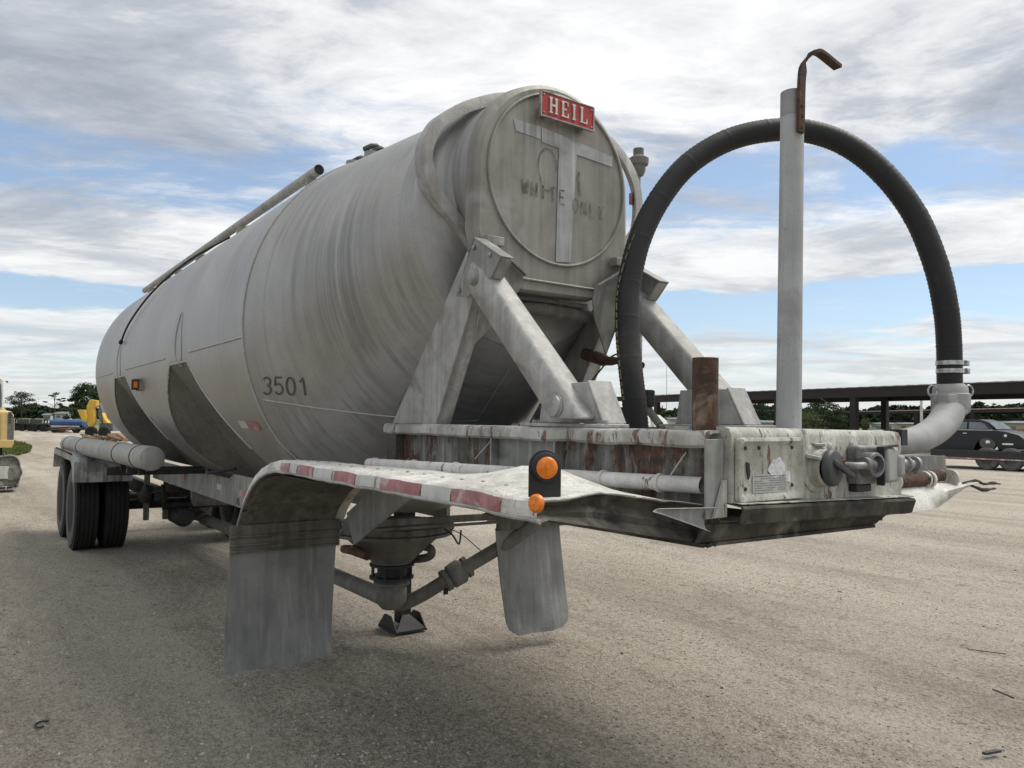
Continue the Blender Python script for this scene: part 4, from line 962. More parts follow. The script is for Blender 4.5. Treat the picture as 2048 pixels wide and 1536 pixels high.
# rear fender over the duals
rf = MB(); prx = [(-8.72, .86), (-8.715, 1.05), (-8.74, 1.10), (-8.86, 1.17), (-9.05, 1.195), (-10.0, 1.20), (-11.1, 1.20), (-11.35, 1.10), (-11.4, .9)]
rf.grid([[(x, y, z+.006*nval(x*3, y*5)) for y in (-1.51, -1.50, -1.35, -1.15, -1.0, -.88)] for x, z in prx], (.006, 0, .006)); rfo = rf.build('rear_fender', 'rearfender', T, smooth=30)
sw_ = MB(); sw_.prism([(-8.715, -1.512, .86), (-8.715, -1.512, 1.08), (-8.85, -1.512, 1.17), (-11.3, -1.512, 1.18), (-11.3, -1.512, 1.10), (-9.1, -1.512, 1.10), (-8.93, -1.512, 1.03), (-8.85, -1.512, .9)], (0, .006, 0)); sw_.build('fender_side', 'rearfender', rfo)
for y in (-1.33, -1.17, -1.02): MB().box(-8.712, -8.704, y-.006, y+.006, .87, 1.06).build('fender_seam', 'rearfender', rfo)
# hose tube above the fender
ta, tb_ = Vector((-5.52, -1.245, 1.292)), Vector((-10.55, -1.40, 1.262)); td = (tb_-ta).normalized()
tube = MB().lathe(ta, td, [(0, 0), (0, .100), (.006, .106), ((tb_-ta).length, .106), ((tb_-ta).length, 0)], 36).build('hose_tube', 'tube', T, smooth=50)
for t in (.40, 1.25, 3.6, 4.75):
    c = ta+td*t; MB().lathe(c, td, [(-.012, .106), (-.012, .111), (.012, .111), (.012, .106)], 36).build('tube_strap', 'black', tube)
    MB().bar(c+Vector((0, 0, -.108)), c+Vector((.03, .0, -.16)), .05, .02).build('strap_foot', 'black', tube)
for i in range(5):
    x = 3.95+.2*i; c = ta+td*x; th0 = radians(188); rws = [[c+td*(.05*u)+Vector((0, cos(radians(a))*.1072, sin(radians(a))*.1072)) for a in (190, 198, 206, 214)] for u in (-1, 1)]
    MB().grid(rws).build('reflective_tape', 'redtape', tube, smooth=180)
MB().bar((-6.3, -1.32, 1.14), (-6.3, -.62, 1.12), .06, .05).build('tube_support', 'black', T)
MB().bar((-7.2, -1.38, 1.085), (-7.2, -.45, 1.075), .20, .075).build('tube_support', 'black', T)
MB().bar((-5.9, -1.15, 1.165), (-8.6, -1.25, 1.13), .12, .02).build('support_shelf', 'black', T)
MB().tube([(-6.1, -.62, 1.14), (-5.6, -.75, 1.15), (-5.3, -.60, 1.20)], .014, 8, smooth=5).build('air_line', 'wire', T)
O3 = U(240, 938, x=-7.6); MB().lathe(O3, (1, -.1, 0), [(0, .035), (.02, .034), (.035, .02), (.037, 0)], 16).build('marker_lamp', 'amber', T)
MB().cyl(O3+Vector((-.1, 0, 0)), O3+Vector((-.03, 0, 0)), .04, 12).build('lamp_body', 'cast', T)

# side lamp on the tank, loading pipe along the top, vents, latch rod
c = surf(-6.47, thv(-6.47, 1.95)); lb2 = MB().prism([(-6.42, c.y-.085, 2.015), (-6.56, c.y-.075, 2.02), (-6.60, c.y-.03, 1.90), (-6.42, c.y-.06, 1.90)], (0, .10, 0)); lbo2 = lb2.build('side_lamp', 'cast', T, bevel=.006)
MB().box(-6.425, -6.412, c.y-.10, c.y-.035, 1.905, 2.005).build('lamp_lens', 'rust', lbo2)
MB().box(-6.4118, -6.405, c.y-.085, c.y-.05, 1.925, 1.985).build('lamp_lens', 'amber', lbo2)
ra, rb = Vector((-3.70, -.50, 3.485)), Vector((-10.6, -.50, 3.485))
rail = MB().tube([ra, rb], .038, 18, caps=False).build('top_pipe', 'bright', T)
MB().cyl(ra+Vector((-.02, 0, 0)), ra+Vector((-.025, 0, 0)), .036, 16).build('pipe_mouth', 'black', rail)
for x in (-3.78, -5.6, -7.2, -8.9, -10.0):
    MB().bar((x-.05, -.50, 3.455), (x-.12, -.50, 3.33), .014, .09, up=(0, 1, 0)).build('pipe_bracket', 'bright', rail)
rd = [surf(-7.5, thv(-7.5, 2.45), .03), surf(-7.3, thv(-7.3, 2.62), .035), surf(-6.95, thv(-6.95, 2.85), .035), surf(-6.65, thv(-6.65, 3.05), .035), surf(-6.3, thv(-6.3, 3.2), .04), surf(-5.9, thv(-5.9, 3.34), .05)]
MB().tube(rd, .010, 8, smooth=4).build('latch_rod', 'wire', T); MB().lathe(rd[0], (rd[0]-rd[1]), [(-.02, .012), (0, .022), (.03, .02), (.035, 0)], 10).build('rod_end', 'wire', T)
for px, py, s_z in ((708, 318, 1), (745, 300, 1.2)):
    c = U(px, py+6, y=-.18); hb_ = MB().lathe((c.x, c.y, 3.40), (0, 0, 1), [(0, .10), (.06, .10), (.07, .07), (c.z-3.40, .06)], 18).build('vent_dome', 'alu', T)
    MB().tube([(c.x+.02, c.y-.02, c.z-.01), (c.x+.03, c.y+.05, c.z+.035), (c.x-.02, c.y+.13, c.z+.02)], .020, 8, smooth=3).build('vent_latch', 'black', hb_)
c = U(752, 297, y=.05); MB().tube([(c.x, c.y-.1, c.z-.03), (c.x, c.y, c.z+.02), (c.x-.04, c.y+.15, c.z-.05)], .022, 8, smooth=3).build('hatch_handle', 'black', T)
for x in (-6.2, -7.9, -9.1):
    MB().lathe((x, -.1, 3.42), (0, 0, 1), [(0, .27), (.10, .27), (.11, .29), (.14, .29), (.15, .2), (.17, .05), (.17, 0)], 30).build('manhole', 'alu', T)

# relief valve riser behind the nose
rv = U(1277, 318, d=5.0); MB().tube([(rv.x, rv.y, 1.60), (rv.x, rv.y, 2.6), (rv.x-.02, rv.y, rv.z-.13), (rv.x, rv.y, rv.z-.06)], .028, 14, smooth=3).build('vent_riser', 'alu', T)
MB().lathe((rv.x, rv.y, rv.z-.11), (0, 0, 1), [(0, .030), (.03, .045), (.06, .045), (.07, .062), (.10, .066), (.11, .066), (.12, .05), (.13, .034), (.175, .034), (.178, .02)], 20).build('relief_valve', 'dpipe', T)
MB().box(-1.79, -1.76, .80, .845, 3.02, 3.09).build('red_reflector', 'redtape', T)
# rusty handle and cable below the nose, black air coupling holder on the deck
ha = [U(a, b, y=.42) for a, b in ((1170, 708), (1195, 716), (1215, 722), (1245, 722), (1285, 731))]; MB().tube(ha, [.036, .036, .026, .020, .018], 12, smooth=3).build('swing_handle', 'darkrust', T)
MB().tube([U(a, b, y=.44) for a, b in ((1178, 768), (1205, 735), (1222, 714), (1240, 706))], .005, 6, smooth=3).build('cable', 'wire', T)
c = U(1296, 797, y=.36); MB().obox(c, (1, 0, 0), (0, 1, 0), (0, 0, 1), .03, .026, .045).build('coupling_holder', 'black', T, bevel=.01)
MB().tube([c+Vector((0, 0, -.03)), U(1299, 822, y=.36), U(1320, 850, y=.36)], .020, 10, smooth=3).build('holder_arm', 'dpipe', T)
c = U(1237, 798, y=.36); MB().box(c.x-.03, c.x+.03, c.y-.03, c.y+.03, c.z-.012, c.z+.012).build('holder_tab', 'black', T)

# ---------------------------------------------------------------- surroundings
FW = (R @ Vector((0, 0, 1))); FW.z = 0; FW.normalize(); RT = Vector((FW.y, -FW.x, 0))     # level view axes
def G_(px, depth, z=0.):
    """ground point below photo column px at a depth"""
    p = U(px, 840, d=depth); return Vector((p.x, p.y, z))
def hz(py, px, depth): return U(px, py, d=depth).z
YAWV = math.atan2(RT.y, RT.x)
class Spot:
    """local frame of a background thing: turned towards the viewer plus a twist; pt() gives local coordinates on its plane y"""
    def __init__(s, px, depth, twist=0.):
        s.o = G_(px, depth); d = s.o-CAM; d.z = 0; d.normalize(); a = math.atan2(d.y, d.x)-pi/2+twist; s.yaw = a
        s.x = Vector((cos(a), sin(a), 0)); s.y = Vector((-sin(a), cos(a), 0))
    def pt(s, px, py, y=0.):
        d = R @ Vector((px-CX, py-CY, F)); t = ((s.o-CAM).dot(s.y)+y)/d.dot(s.y); p = CAM+d*t-s.o; return Vector((p.dot(s.x), y, p.z))

# field, verge, grass
def strip(name, mat, d0, d1, p0, p1, z, kind='structure', n=24):
    rows = [[G_(p0+(p1-p0)*j/n, d0+(d1-d0)*i/6+(d1-d0)*.08*nval(j*.5, i, 3), z) for j in range(n+1)] for i in range(7)]
    o = MB().grid(rows).build(name, mat, None); return tag(o, kind=kind)
strip('verge', 'verge', 86, 135, -500, 700, .03); strip('field', 'field', 130, 420, -500, 700, .06)
strip('verge', 'verge', 95, 600, 1250, 2600, .03)
gr = MB(); random.seed(21)
gx = [(-90, 30.5), (-20, 30), (40, 31.5), (62, 34), (66, 39), (50, 44), (20, 48), (-30, 50), (-120, 50)]
pts = [G_(a, b, .012) for a, b in gx]; cg = sum(pts, Vector())/len(pts)
gr.add([cg]+pts, [(0, i+1, (i+1) % len(pts)+1) for i in range(len(pts))])
for k in range(9000):
    i = random.randrange(len(pts)); a, b = pts[i], pts[(i+1) % len(pts)]; u, v = random.random(), random.random()
    if u+v > 1: u, v = 1-u, 1-v
    p = cg+(a-cg)*u+(b-cg)*v; an = random.random()*pi; h = random.uniform(.05, .16); d = Vector((cos(an), sin(an), 0))*.03
    t = Vector((random.uniform(-.05, .05), random.uniform(-.05, .05), h)); gr.add([p-d, p+d, p+t], [(0, 1, 2)])
tag(gr.build('grass', 'weed', smooth=0), kind='stuff')

# loose stones on the lot: nobody could count them
st = MB(); random.seed(5)
def pebble(x, y, s, mb):
    z = gz(x, y); ph = random.random()*6.28; q = [random.uniform(.6, 1.25) for _ in range(6)]; e = random.uniform(.55, 1)
    v = [(x+s*q[i]*cos(ph+i*1.047), y+s*e*q[i]*sin(ph+i*1.047), z-.1*s) for i in range(6)]
    w = [(x+s*.6*q[i]*cos(ph+i*1.047+.2), y+s*e*.6*q[i]*sin(ph+i*1.047+.2), z+s*random.uniform(.35, .6)) for i in range(6)]
    mb.add(v+w, [tuple(range(6, 12))]+[(i, (i+1) % 6, (i+1) % 6+6, i+6) for i in range(6)])
n = 0
while n < 26000:
    d = 2.2+13*random.random()**1.5; px = random.uniform(-100, 2150); p = U(px, 840, d=d); x, y = p.x, p.y
    dens_ = .55+1.1*nval(x*.45, y*.45, 4)-(.30 if y > .4 else 0)
    if random.random() > dens_: continue
    s = random.choice([.004, .005, .006, .008, .010])*random.uniform(.7, 1.3)
    if random.random() < .012: s *= 2.0
    pebble(x, y, s, st); n += 1
tag(st.build('loose_gravel', 'stone', smooth=0), kind='stuff')
def stick(name, pts, r, mat, label, cat): tag(MB().tube(pts, r, 6, smooth=3).build(name, mat), label, cat)
stick('hook_scrap', [U(a, b, z=.012) for a, b in ((97, 1442), (82, 1443), (70, 1449), (76, 1455), (88, 1452))], .005, 'black', 'small bent dark piece of wire lying on the gravel at lower left', 'wire scrap')
stick('twig', [U(a, b, z=.012) for a, b in ((1985, 1378), (2010, 1388), (2028, 1396))], .0035, 'bark', 'short dark twig lying on the pale gravel at the right, nearer the viewer', 'twig')
stick('twig', [U(a, b, z=.012) for a, b in ((1935, 1298), (1965, 1302), (2012, 1308))], .0035, 'bark', 'long thin twig lying flat on the pale gravel at the right, the farther one', 'twig')
cpx = [U(a, b, z=.02) for a, b in ((1964, 1508), (1972, 1511), (2004, 1505), (1992, 1502))]
tag(MB().prism([v for v in cpx], (0, 0, .012)).build('debris_chip', 'cap'), 'flat dark plastic chip lying on the gravel at the lower right corner', 'debris')

# ---- trees
def leafcloud(mb, c, rx, ry, rz, n, size, rnd, holes=.35, sq=1.):
    for _ in range(n):
        while True:
            p = Vector((rnd.uniform(-1, 1), rnd.uniform(-1, 1), rnd.uniform(-1, 1)))
            if p.length < 1: break
        p = p*(.55+.45*rnd.random()) if rnd.random() < .5 else p
        q = Vector((c.x+p.x*rx, c.y+p.y*ry, c.z+p.z*rz))
        if nval(q.x*.55/ (size*2.2), q.y*.55/(size*2.2), q.z*.55/(size*2.2)) < -holes: continue
        a = Vector((rnd.gauss(0, 1), rnd.gauss(0, 1), rnd.gauss(0, .7))).normalized(); b = a.cross(Vector((rnd.gauss(0, 1), rnd.gauss(0, 1), rnd.gauss(0, 1)))).normalized()
        s = size*rnd.uniform(.6, 1.3); mb.add([q-a*s, q+b*s*.8, q+a*s, q-b*s*.8], [(0, 1, 2, 3)])
def tree(loc, h, w, mat, label, cat='tree', seed=1, group=None, kind='round', dens=1.0, low=.25, leaf=None):
    rnd = random.Random(seed); t = empty('tree', loc, label=label, cat=cat, group=group)
    tr = MB(); tr.tube([(0, 0, -.1), (w*.02, 0, h*.3), (w*.05*rnd.uniform(-1, 1), 0, h*.6), (0, 0, h*.9)], [h*.022, h*.018, h*.012, h*.005], 7)
    cr = MB(); leaf = leaf or h*.022; cl = []
    nb = int(26*dens) if kind != 'sparse' else 13
    for i in range(nb):
        z = h*(low+(1-low)*((i+.5)/nb)**.9); t_ = (z/h-low)/(1-low)
        prof_ = {'round': sqrt(max(.05, 1-(2*t_-.85)**2*.85)), 'cone': 1.05-t_*.85, 'sparse': .35+.65*sin(pi*t_), 'vase': .45+.6*sin(pi*min(1, t_*.95+.1))}[kind]
        a = rnd.random()*2*pi; rr = w*.5*prof_*rnd.uniform(.35, .95); c = Vector((cos(a)*rr, sin(a)*rr, z))
        tr.tube([(0, 0, z*rnd.uniform(.55, .8)), (c.x*.5, c.y*.5, z*.9), tuple(c)], [h*.009, h*.006, h*.003], 5)
        k = rnd.uniform(.7, 1.2)*(.6 if kind == 'sparse' else 1)
        leafcloud(cr, c, w*.20*k, w*.20*k, h*(.05 if kind == 'sparse' else .085)*k, int(95*dens), leaf, rnd, .25)
    tr.build('trunk', 'bark', t); cr.build('crown', mat, t, smooth=0); return t
D1 = 250.
tree(G_(42, D1), hz(786, 42, D1), 9.5, 'leafdark', 'broad loose-crowned tree standing alone at the far left above the field', seed=3, kind='round', low=.28, dens=1.2)
tree(G_(108, D1), hz(785, 108, D1), 8.0, 'leafdark', 'tall thin open pine with flat tufts beyond the white house', seed=9, kind='sparse', low=.35)
tree(G_(163, 215), hz(770, 163, 215), 9.0, 'leaf', 'dense leafy tree behind the yellow boom, left half of its pair', seed=14, kind='cone', low=.08, dens=1.7)
tree(G_(190, 225), hz(773, 190, 225), 8.5, 'leaf', 'dense leafy tree partly hidden by the rear of the tank', seed=25, kind='cone', low=.08, dens=1.7)
def woods(name, p0, p1, depth, ytop, thick, mat, seed, size=1.2, dens=1.0, step=7):
    rnd = random.Random(seed); m = MB(); px = p0
    while px < p1:
        top = hz(ytop(px)+rnd.uniform(-3, 4), px, depth); dd = depth+rnd.uniform(-thick, thick); c = G_(px, dd)
        k = 3
        for i in range(k): leafcloud(m, Vector((c.x, c.y, top*(i+.35)/k)), depth*.0075, depth*.0075, top*.33, int(80*dens), size, rnd, .5)
        leafcloud(m, Vector((c.x, c.y, top*.86)), depth*.004, depth*.004, top*.16, int(40*dens), size*.8, rnd, .3)
        px += step*rnd.uniform(.7, 1.3)
    return tag(m.build(name, mat, smooth=0), kind='stuff')
woods('distant_wood', -60, 330, 330, lambda p: 818+5*sin(p*.07), 12, 'leafdark', 4, 1.3)
woods('distant_wood', 1180, 2200, 300, lambda p: 821+4*sin(p*.02)+3*sin(p*.11)-(8 if p > 1880 else 0), 14, 'leafdark', 8, 1.3, 1.0, 8)
woods('thicket', 1318, 1480, 150, lambda p: 820+4*sin(p*.09), 8, 'leaf', 12, .55, 1.1, 6)
woods('thicket', 1490, 1700, 130, lambda p: 826+5*sin(p*.06+1), 8, 'leaf', 13, .5, 1.1, 6)
tree(G_(1520, 125), hz(808, 1520, 125), 5.5, 'leafdark', 'dark bushy tree between the right leg brace and the grey post', seed=31, low=.1, dens=1.3)
tree(G_(1638, 120), hz(799, 1638, 120), 6.6, 'leaf', 'tall rounded green tree just right of the grey post', seed=33, low=.1, dens=1.5)
tree(G_(1622, 105), hz(826, 1622, 105), 4.6, 'leaflight', 'pale yellow-green bush below the tall tree right of the post', 'bush', seed=35, low=.03, dens=1.2)
tree(G_(1672, 118), hz(815, 1672, 118), 4.5, 'leaf', 'lower green tree left of the middle shed post', seed=36, low=.05, dens=1.2)
tree(G_(1735, 100), hz(838, 1735, 100), 2.6, 'leaflight', 'small pale bush under the rusty roof', 'bush', seed=37, low=.03, dens=.8)
tree(G_(1372, 150), hz(812, 1372, 150), 3.4, 'leafdark', 'small feathery treetop left of the rusty stub pipe', seed=38, kind='sparse', low=.2)
for i, (px, w) in enumerate(((1795, 10), (1866, 9), (1960, 9), (2022, 10))):
    tree(G_(px, 260), hz((813, 815, 806, 812)[i], px, 260), w, 'leafdark', ('dark rounded treetop left of the utility pole, above the rusty roof', 'dark treetop behind the pipe elbow, above the rusty roof', 'dark rounded treetop over the dark car', 'low treetop at the right edge above the rusty roof')[i], seed=50+i, low=.05, dens=1.0, group='trees behind the sheds', leaf=.5)

# ---- houses and low buildings
def house(px, depth, wpx, ytop, yeave, mat, label, name='house', cat='house'):
    t = empty(name, G_(px, depth), YAWV, label=label, cat=cat); w = wpx*depth/F; e = hz(yeave, px, depth); r = hz(ytop, px, depth); d = w*.6
    MB().box(-w/2, w/2, -d/2, d/2, -.1, e).build('wall', mat, t)
    MB().prism([(-w/2-.3, -d/2-.4, e+.003), (w/2+.3, -d/2-.4, e+.003), (w/2+.3, 0, r), (-w/2-.3, 0, r)], (0, 0, .12)).prism([(-w/2-.3, d/2+.4, e+.003), (w/2+.3, d/2+.4, e+.003), (w/2+.3, 0, r), (-w/2-.3, 0, r)], (0, 0, .12)).build('roof', 'roofg', t)
    for i in range(max(2, int(w/4))):
        x = -w/2+w*(i+.5)/max(2, int(w/4)); MB().box(x-.5, x+.5, -d/2-.05, -d/2-.003, e*.35, e*.75).build('window', 'glass', t)
house(127, 235, 26, 824, 828, 'housew', 'low white farmhouse with a grey roof beyond the field')
house(96, 240, 15, 827, 831, 'housew', 'small pale house left of the white farmhouse')
house(1763, 170, 38, 846, 848.5, 'housew', 'low white shed building left of the utility pole', 'warehouse', 'building')
house(1812, 175, 48, 846, 848.5, 'tanwall', 'low tan warehouse behind the utility pole', 'warehouse', 'building')
house(2030, 150, 66, 843, 847, 'tanwall', 'tan building behind the car, at the right edge', 'warehouse', 'building')
house(1520, 120, 44, 842, 846, 'housew', 'white flat building behind the right leg brace', 'warehouse', 'building')
house(1370, 110, 70, 836, 840, 'palemetal', 'long low white building left of the rusty stub pipe', 'warehouse', 'building')

# ---- open sheds
def shed(name, A, B, za, zb, depth_m, th, roofmat, posts, label, pw=.14, purl=10, drop=()):
    """A,B: front eave ends on the ground; za,zb heights of the eave top"""
    t = empty(name, (0, 0, 0), label=label, cat='open shed'); A = Vector(A); B = Vector(B); d = (B-A).normalized(); bk = Vector((-d.y, d.x, 0))
    if bk.dot(FW) < 0: bk = -bk
    a0, b0 = A+Vector((0, 0, za)), B+Vector((0, 0, zb)); n = 80; rows = []
    for k, (off, dz) in enumerate(((0, 0), (depth_m*.5, depth_m*.02), (depth_m, 0))):
        rows.append([a0.lerp(b0, i/n)+bk*off+Vector((0, 0, dz+(.02 if i % 2 else 0))) for i in range(n+1)])
    MB().grid(rows, (0, 0, -.03)).build('roof', roofmat, t, smooth=0)
    bm_ = MB(); dn = Vector((0, 0, -th*.5-.05)); bm_.bar(a0+dn+bk*.15, b0+dn+bk*.15, .10, th); bm_.build('eave_beam', 'shedsteel', t)
    bm_ = MB(); bm_.bar(a0+dn+bk*(depth_m-.2), b0+dn+bk*(depth_m-.2), .10, th); bm_.build('rear_beam', 'shedsteel', t)
    for i in range(purl):
        p = a0.lerp(b0, (i+.5)/purl)+Vector((0, 0, -.16)); MB().bar(p+bk*.2, p+bk*(depth_m-.3), .10, .16).build('rafter', 'shedsteel', t)
    for f, off in posts:
        p = A.lerp(B, f)+bk*off; z = za+(zb-za)*f-.1; MB().box(-pw, pw, -pw, pw, -.1, z).build('post', 'shedsteel', t, loc=None).location = p
    return t
def at_h(px, py, z):
    d = R @ Vector((px-CX, py-CY, F)); k = (z-CAM.z)/d.z; p = CAM+d*k; return p
HA = at_h(1296, 790.5, 4.0); HB = at_h(2110, 758.5, 4.0)
A, B = Vector((HA.x, HA.y, 0)), Vector((HB.x, HB.y, 0))
def frac(px):
    # where along the eave a photo column crosses it
    best = min(range(401), key=lambda i: abs((lambda q: CX+F*q.x/q.z)(R.transposed() @ (A.lerp(B, i/400)+Vector((0, 0, 3))-CAM))-px)); return best/400
print('SHED depth', HA, HB)
shed('open_shed', A, B, 4.0, 4.0, 9, .60, 'shedroof', [(frac(1309), .3), (frac(1550), .3), (frac(1701), .3), (frac(1874), .3), (frac(1309)+.03, 8.5), (frac(1600), 8.5), (frac(2060), 8.5)], 'long open shed with a grey corrugated roof and thick dark red-brown eave beam', .20)
HC = at_h(1684, 824, 3.4); HD = at_h(2120, 815, 3.4)
A, B = Vector((HC.x, HC.y, 0)), Vector((HD.x, HD.y, 0)); print('SHED2', HC, HD)
shed('open_shed', A, B, 3.4, 3.4, 10, .30, 'rustroof', [(frac(1725), .3), (frac(1829), .3), (frac(1940), .3)], 'lower open shed with a rust-streaked corrugated roof behind the grey one', .25, 8)

# utility pole, mast, frame
up = G_(1843, 85); tag(MB().tube([up, up+Vector((0, 0, hz(785, 1843, 85)))], [.16, .13], 10).build('utility_pole', 'palemetal'), 'pale grey utility pole standing between the two shed roofs', 'utility pole')
up = G_(1333, 160); tag(MB().tube([up, up+Vector((0, 0, hz(733, 1333, 160)))], [.09, .05], 6).build('radio_mast', 'palemetal'), 'very thin tall mast rising above the left end of the grey shed', 'mast')
w0, w1 = U(1640, 797, d=45), U(1692, 817, d=60)
tag(MB().tube([w0, w0.lerp(w1, .5)+Vector((0, 0, -.1)), w1], .02, 5).build('overhead_cable', 'wire'), 'thin overhead cable slanting down under the grey shed roof', 'cable')
t = empty('implement_frame', G_(1646, 60), YAWV, label='dark rusty farm implement frame standing in the weeds right of the grey post', cat='farm implement')
z0 = hz(858, 1646, 60); zt = hz(843, 1646, 60)
mf = MB()
for x in (-.75, -.1, .55, .8): mf.bar((x, 0, 0), (x+.03, 0, zt), .06, .06)
mf.bar((-.75, 0, zt), (.1, 0, zt+.04), .07, .07); mf.bar((-.75, 0, zt*.8), (.8, 0, zt*.82), .05, .05); mf.build('frame', 'black', t)
MB().cyl((-.7, 0, .35), (.8, 0, .35), .3, 12).build('roller', 'black', t)

# pale tank body parked behind the deck
t = empty('storage_tank', G_(1270, 17), YAWV, label='pale grey horizontal tank seen behind the black hose above the trailer deck', cat='storage tank')
zt = hz(829, 1270, 17); r = .75
MB().lathe((-.9, 0, zt-r), (1, 0, 0), [(0, 0), (.03, .4), (.12, .65), (.25, r), (1.42, r), (1.55, .65), (1.62, .4), (1.65, 0)], 30).build('tank_body', 'palemetal', t)
for x in (-.45, .3): MB().lathe((x, 0, zt-r), (1, 0, 0), [(-.02, r), (-.02, r+.02), (.02, r+.02), (.02, r)], 30).build('band', 'alu', t)
for x in (-.5, .4): MB().box(x-.06, x+.06, -.5, .5, 0, zt-2*r+.25).build('cradle', 'black', t)

# ---- dark car on a flatbed trailer, right edge
def zat(py, px, d): return hz(py, px, d)
cd_ = 30.; TW = -.38; S1 = Spot(1990, cd_, TW); fb = empty('flatbed_trailer', S1.o, S1.yaw, label='dark flatbed trailer with a red edge stripe carrying the old dark car', cat='flatbed trailer')
mpp = cd_/F
def X_(px): return S1.pt(px, 900, -.9).x
zb_, zd_ = S1.pt(1990, 921, -.9).z, S1.pt(1990, 902, -.9).z
MB().box(X_(1868), X_(2240), -1.2, 1.2, zb_, zd_).build('deck', 'black', fb, bevel=.02)
MB().box(X_(1868), X_(2240), -1.215, -1.203, zb_+.02, zb_+.08).build('edge_stripe', 'redtape', fb)
for x in (1940, 1968, 2008, 2040): MB().box(X_(x), X_(x)+.15, -1.222, -1.216, zb_+.03, zb_+.07).build('reflector', 'whitetape', fb)
for px in (1979, 2026, 2074):
    for y in (-1.05, 1.05):
        w_ = bpy.data.objects.new('wheel', None); col.objects.link(w_); w_.parent = fb; cz = .42
        MB().lathe((X_(px), y, cz), (0, -1 if y < 0 else 1, 0), [(-.12, .3), (-.12, .39), (-.08, .42), (.08, .42), (.12, .38), (.12, .22), (.06, .2)], 30).build('tyre', 'tyreside', w_)
        MB().lathe((X_(px), y, cz), (0, -1 if y < 0 else 1, 0), [(.05, .21), (.02, .18), (.02, .08), (.08, .07), (.08, 0)], 20).build('rim', 'black', w_)
car = empty('vintage_car', S1.o, S1.yaw, label='old two-door car in matt dark blue-black with chrome hubcap, on the flatbed', cat='car')
zc0 = zd_+.02; S = lambda px, py: (lambda p: (p.x, p.z))(S1.pt(px, py, -.8))
# body side outline (front towards the right), local x right, y depth
def prof_car(pts, y0, y1, name, mat, tuck=0., bev=.03, par=car):
    m = MB(); a = [(S(px, py)[0], y0, S(px, py)[1]) for px, py in pts]; m.prism(a, (0, y1-y0, 0)); return m.build(name, mat, par, bevel=bev)
body = [(1835, 898), (1832, 880), (1838, 868), (1852, 860), (1878, 858), (1980, 859), (2012, 863), (2040, 870), (2052, 880), (2054, 897), (1998, 900), (1994, 888), (1986, 879), (1973, 875), (1960, 879), (1952, 888), (1948, 901), (1895, 902)]
m = MB(); nb = len(body); secs = []
for y, k in ((-.82, .02), (-.78, 0), (-.5, -.01), (.5, -.01), (.78, 0), (.82, .02)):
    mid = (X_(1944), S(1944, 882)[1]); secs.append([((S(*p)[0]-mid[0])*(1-k)+mid[0], y, (S(*p)[1]-mid[1])*(1-k*1.5)+mid[1]) for p in body])
m.add([p for s_ in secs for p in s_], [(j*nb+i, j*nb+(i+1) % nb, (j+1)*nb+(i+1) % nb, (j+1)*nb+i) for j in range(5) for i in range(nb)]+[tuple(range(nb)), tuple(range(5*nb, 6*nb))]); m.build('body', 'carpaint', car, smooth=30)
roof = [(1866, 859), (1878, 847), (1892, 841), (1914, 838.5), (1954, 838.5), (1970, 843), (1981, 852), (1988, 860)]
m = MB(); nb = len(roof); secs = []
for y, k in ((-.74, 1), (-.60, .25), (-.45, 0), (.45, 0), (.60, .25), (.74, 1)):
    zb2 = S(1940, 859)[1]; secs.append([(S(*p)[0]-(S(*p)[0]-X_(1930))*.05*k, y*(1-.0), zb2+(S(*p)[1]-zb2)*(1-.10*k*k if k < 1 else 0.02)) for p in roof])
m.add([p for s_ in secs for p in s_], [(j*nb+i, j*nb+i+1, (j+1)*nb+i+1, (j+1)*nb+i) for j in range(5) for i in range(nb-1)]+[tuple(range(nb)), tuple(range(5*nb, 6*nb))]); m.build('roof', 'carpaint', car, smooth=50)
def gl(pts, name, y=-.765, mat='glass', tilt=.06):
    zb2 = S(1940, 859)[1]; P_ = [S(*p) for p in pts]; MB().prism([(a, y+(b-zb2)*.28-.012, b) for a, b in P_], (0, -.006, 0)).build(name, mat, car)
gl([(1884, 858), (1892, 846), (1932, 844), (1933, 858)], 'side_window'); gl([(1937, 858), (1936, 844), (1959, 844.5), (1968, 848), (1977, 858)], 'side_window')
ws = [S(1968, 844.5), S(1986, 859)]; MB().grid([[(ws[0][0]+.06, y*.9, ws[0][1]+.01) for y in (-.66, 0, .66)], [(ws[1][0]+.07, y, ws[1][1]) for y in (-.66, 0, .66)]], (.015, 0, .015)).build('windscreen', 'glass', car)
MB().box(X_(1870), X_(1985), -.835, -.828, S(1940, 860.2)[1], S(1940, 859.2)[1]).build('side_trim', 'chrome', car)
MB().box(X_(1925), X_(1933), -.845, -.828, S(1930, 867)[1], S(1930, 865.5)[1]).build('door_handle', 'chrome', car)
MB().box(X_(2003), X_(2026), -.87, -.80, S(2015, 891)[1], S(2015, 886.5)[1]).build('bumper', 'chrome', car, bevel=.02)
MB().lathe((X_(2010), -.825, S(2010, 871.5)[1]), (0, -1, 0), [(0, .06), (.02, .055), (.03, 0)], 16).build('marker_lamp', 'chrome', car)
for yh in (-.55, .55): MB().lathe((X_(2052), yh, S(2046, 874)[1]), (1, 0, 0), [(0, .10), (.05, .10), (.07, .06), (.08, 0)], 18).build('headlight', 'chrome', car)
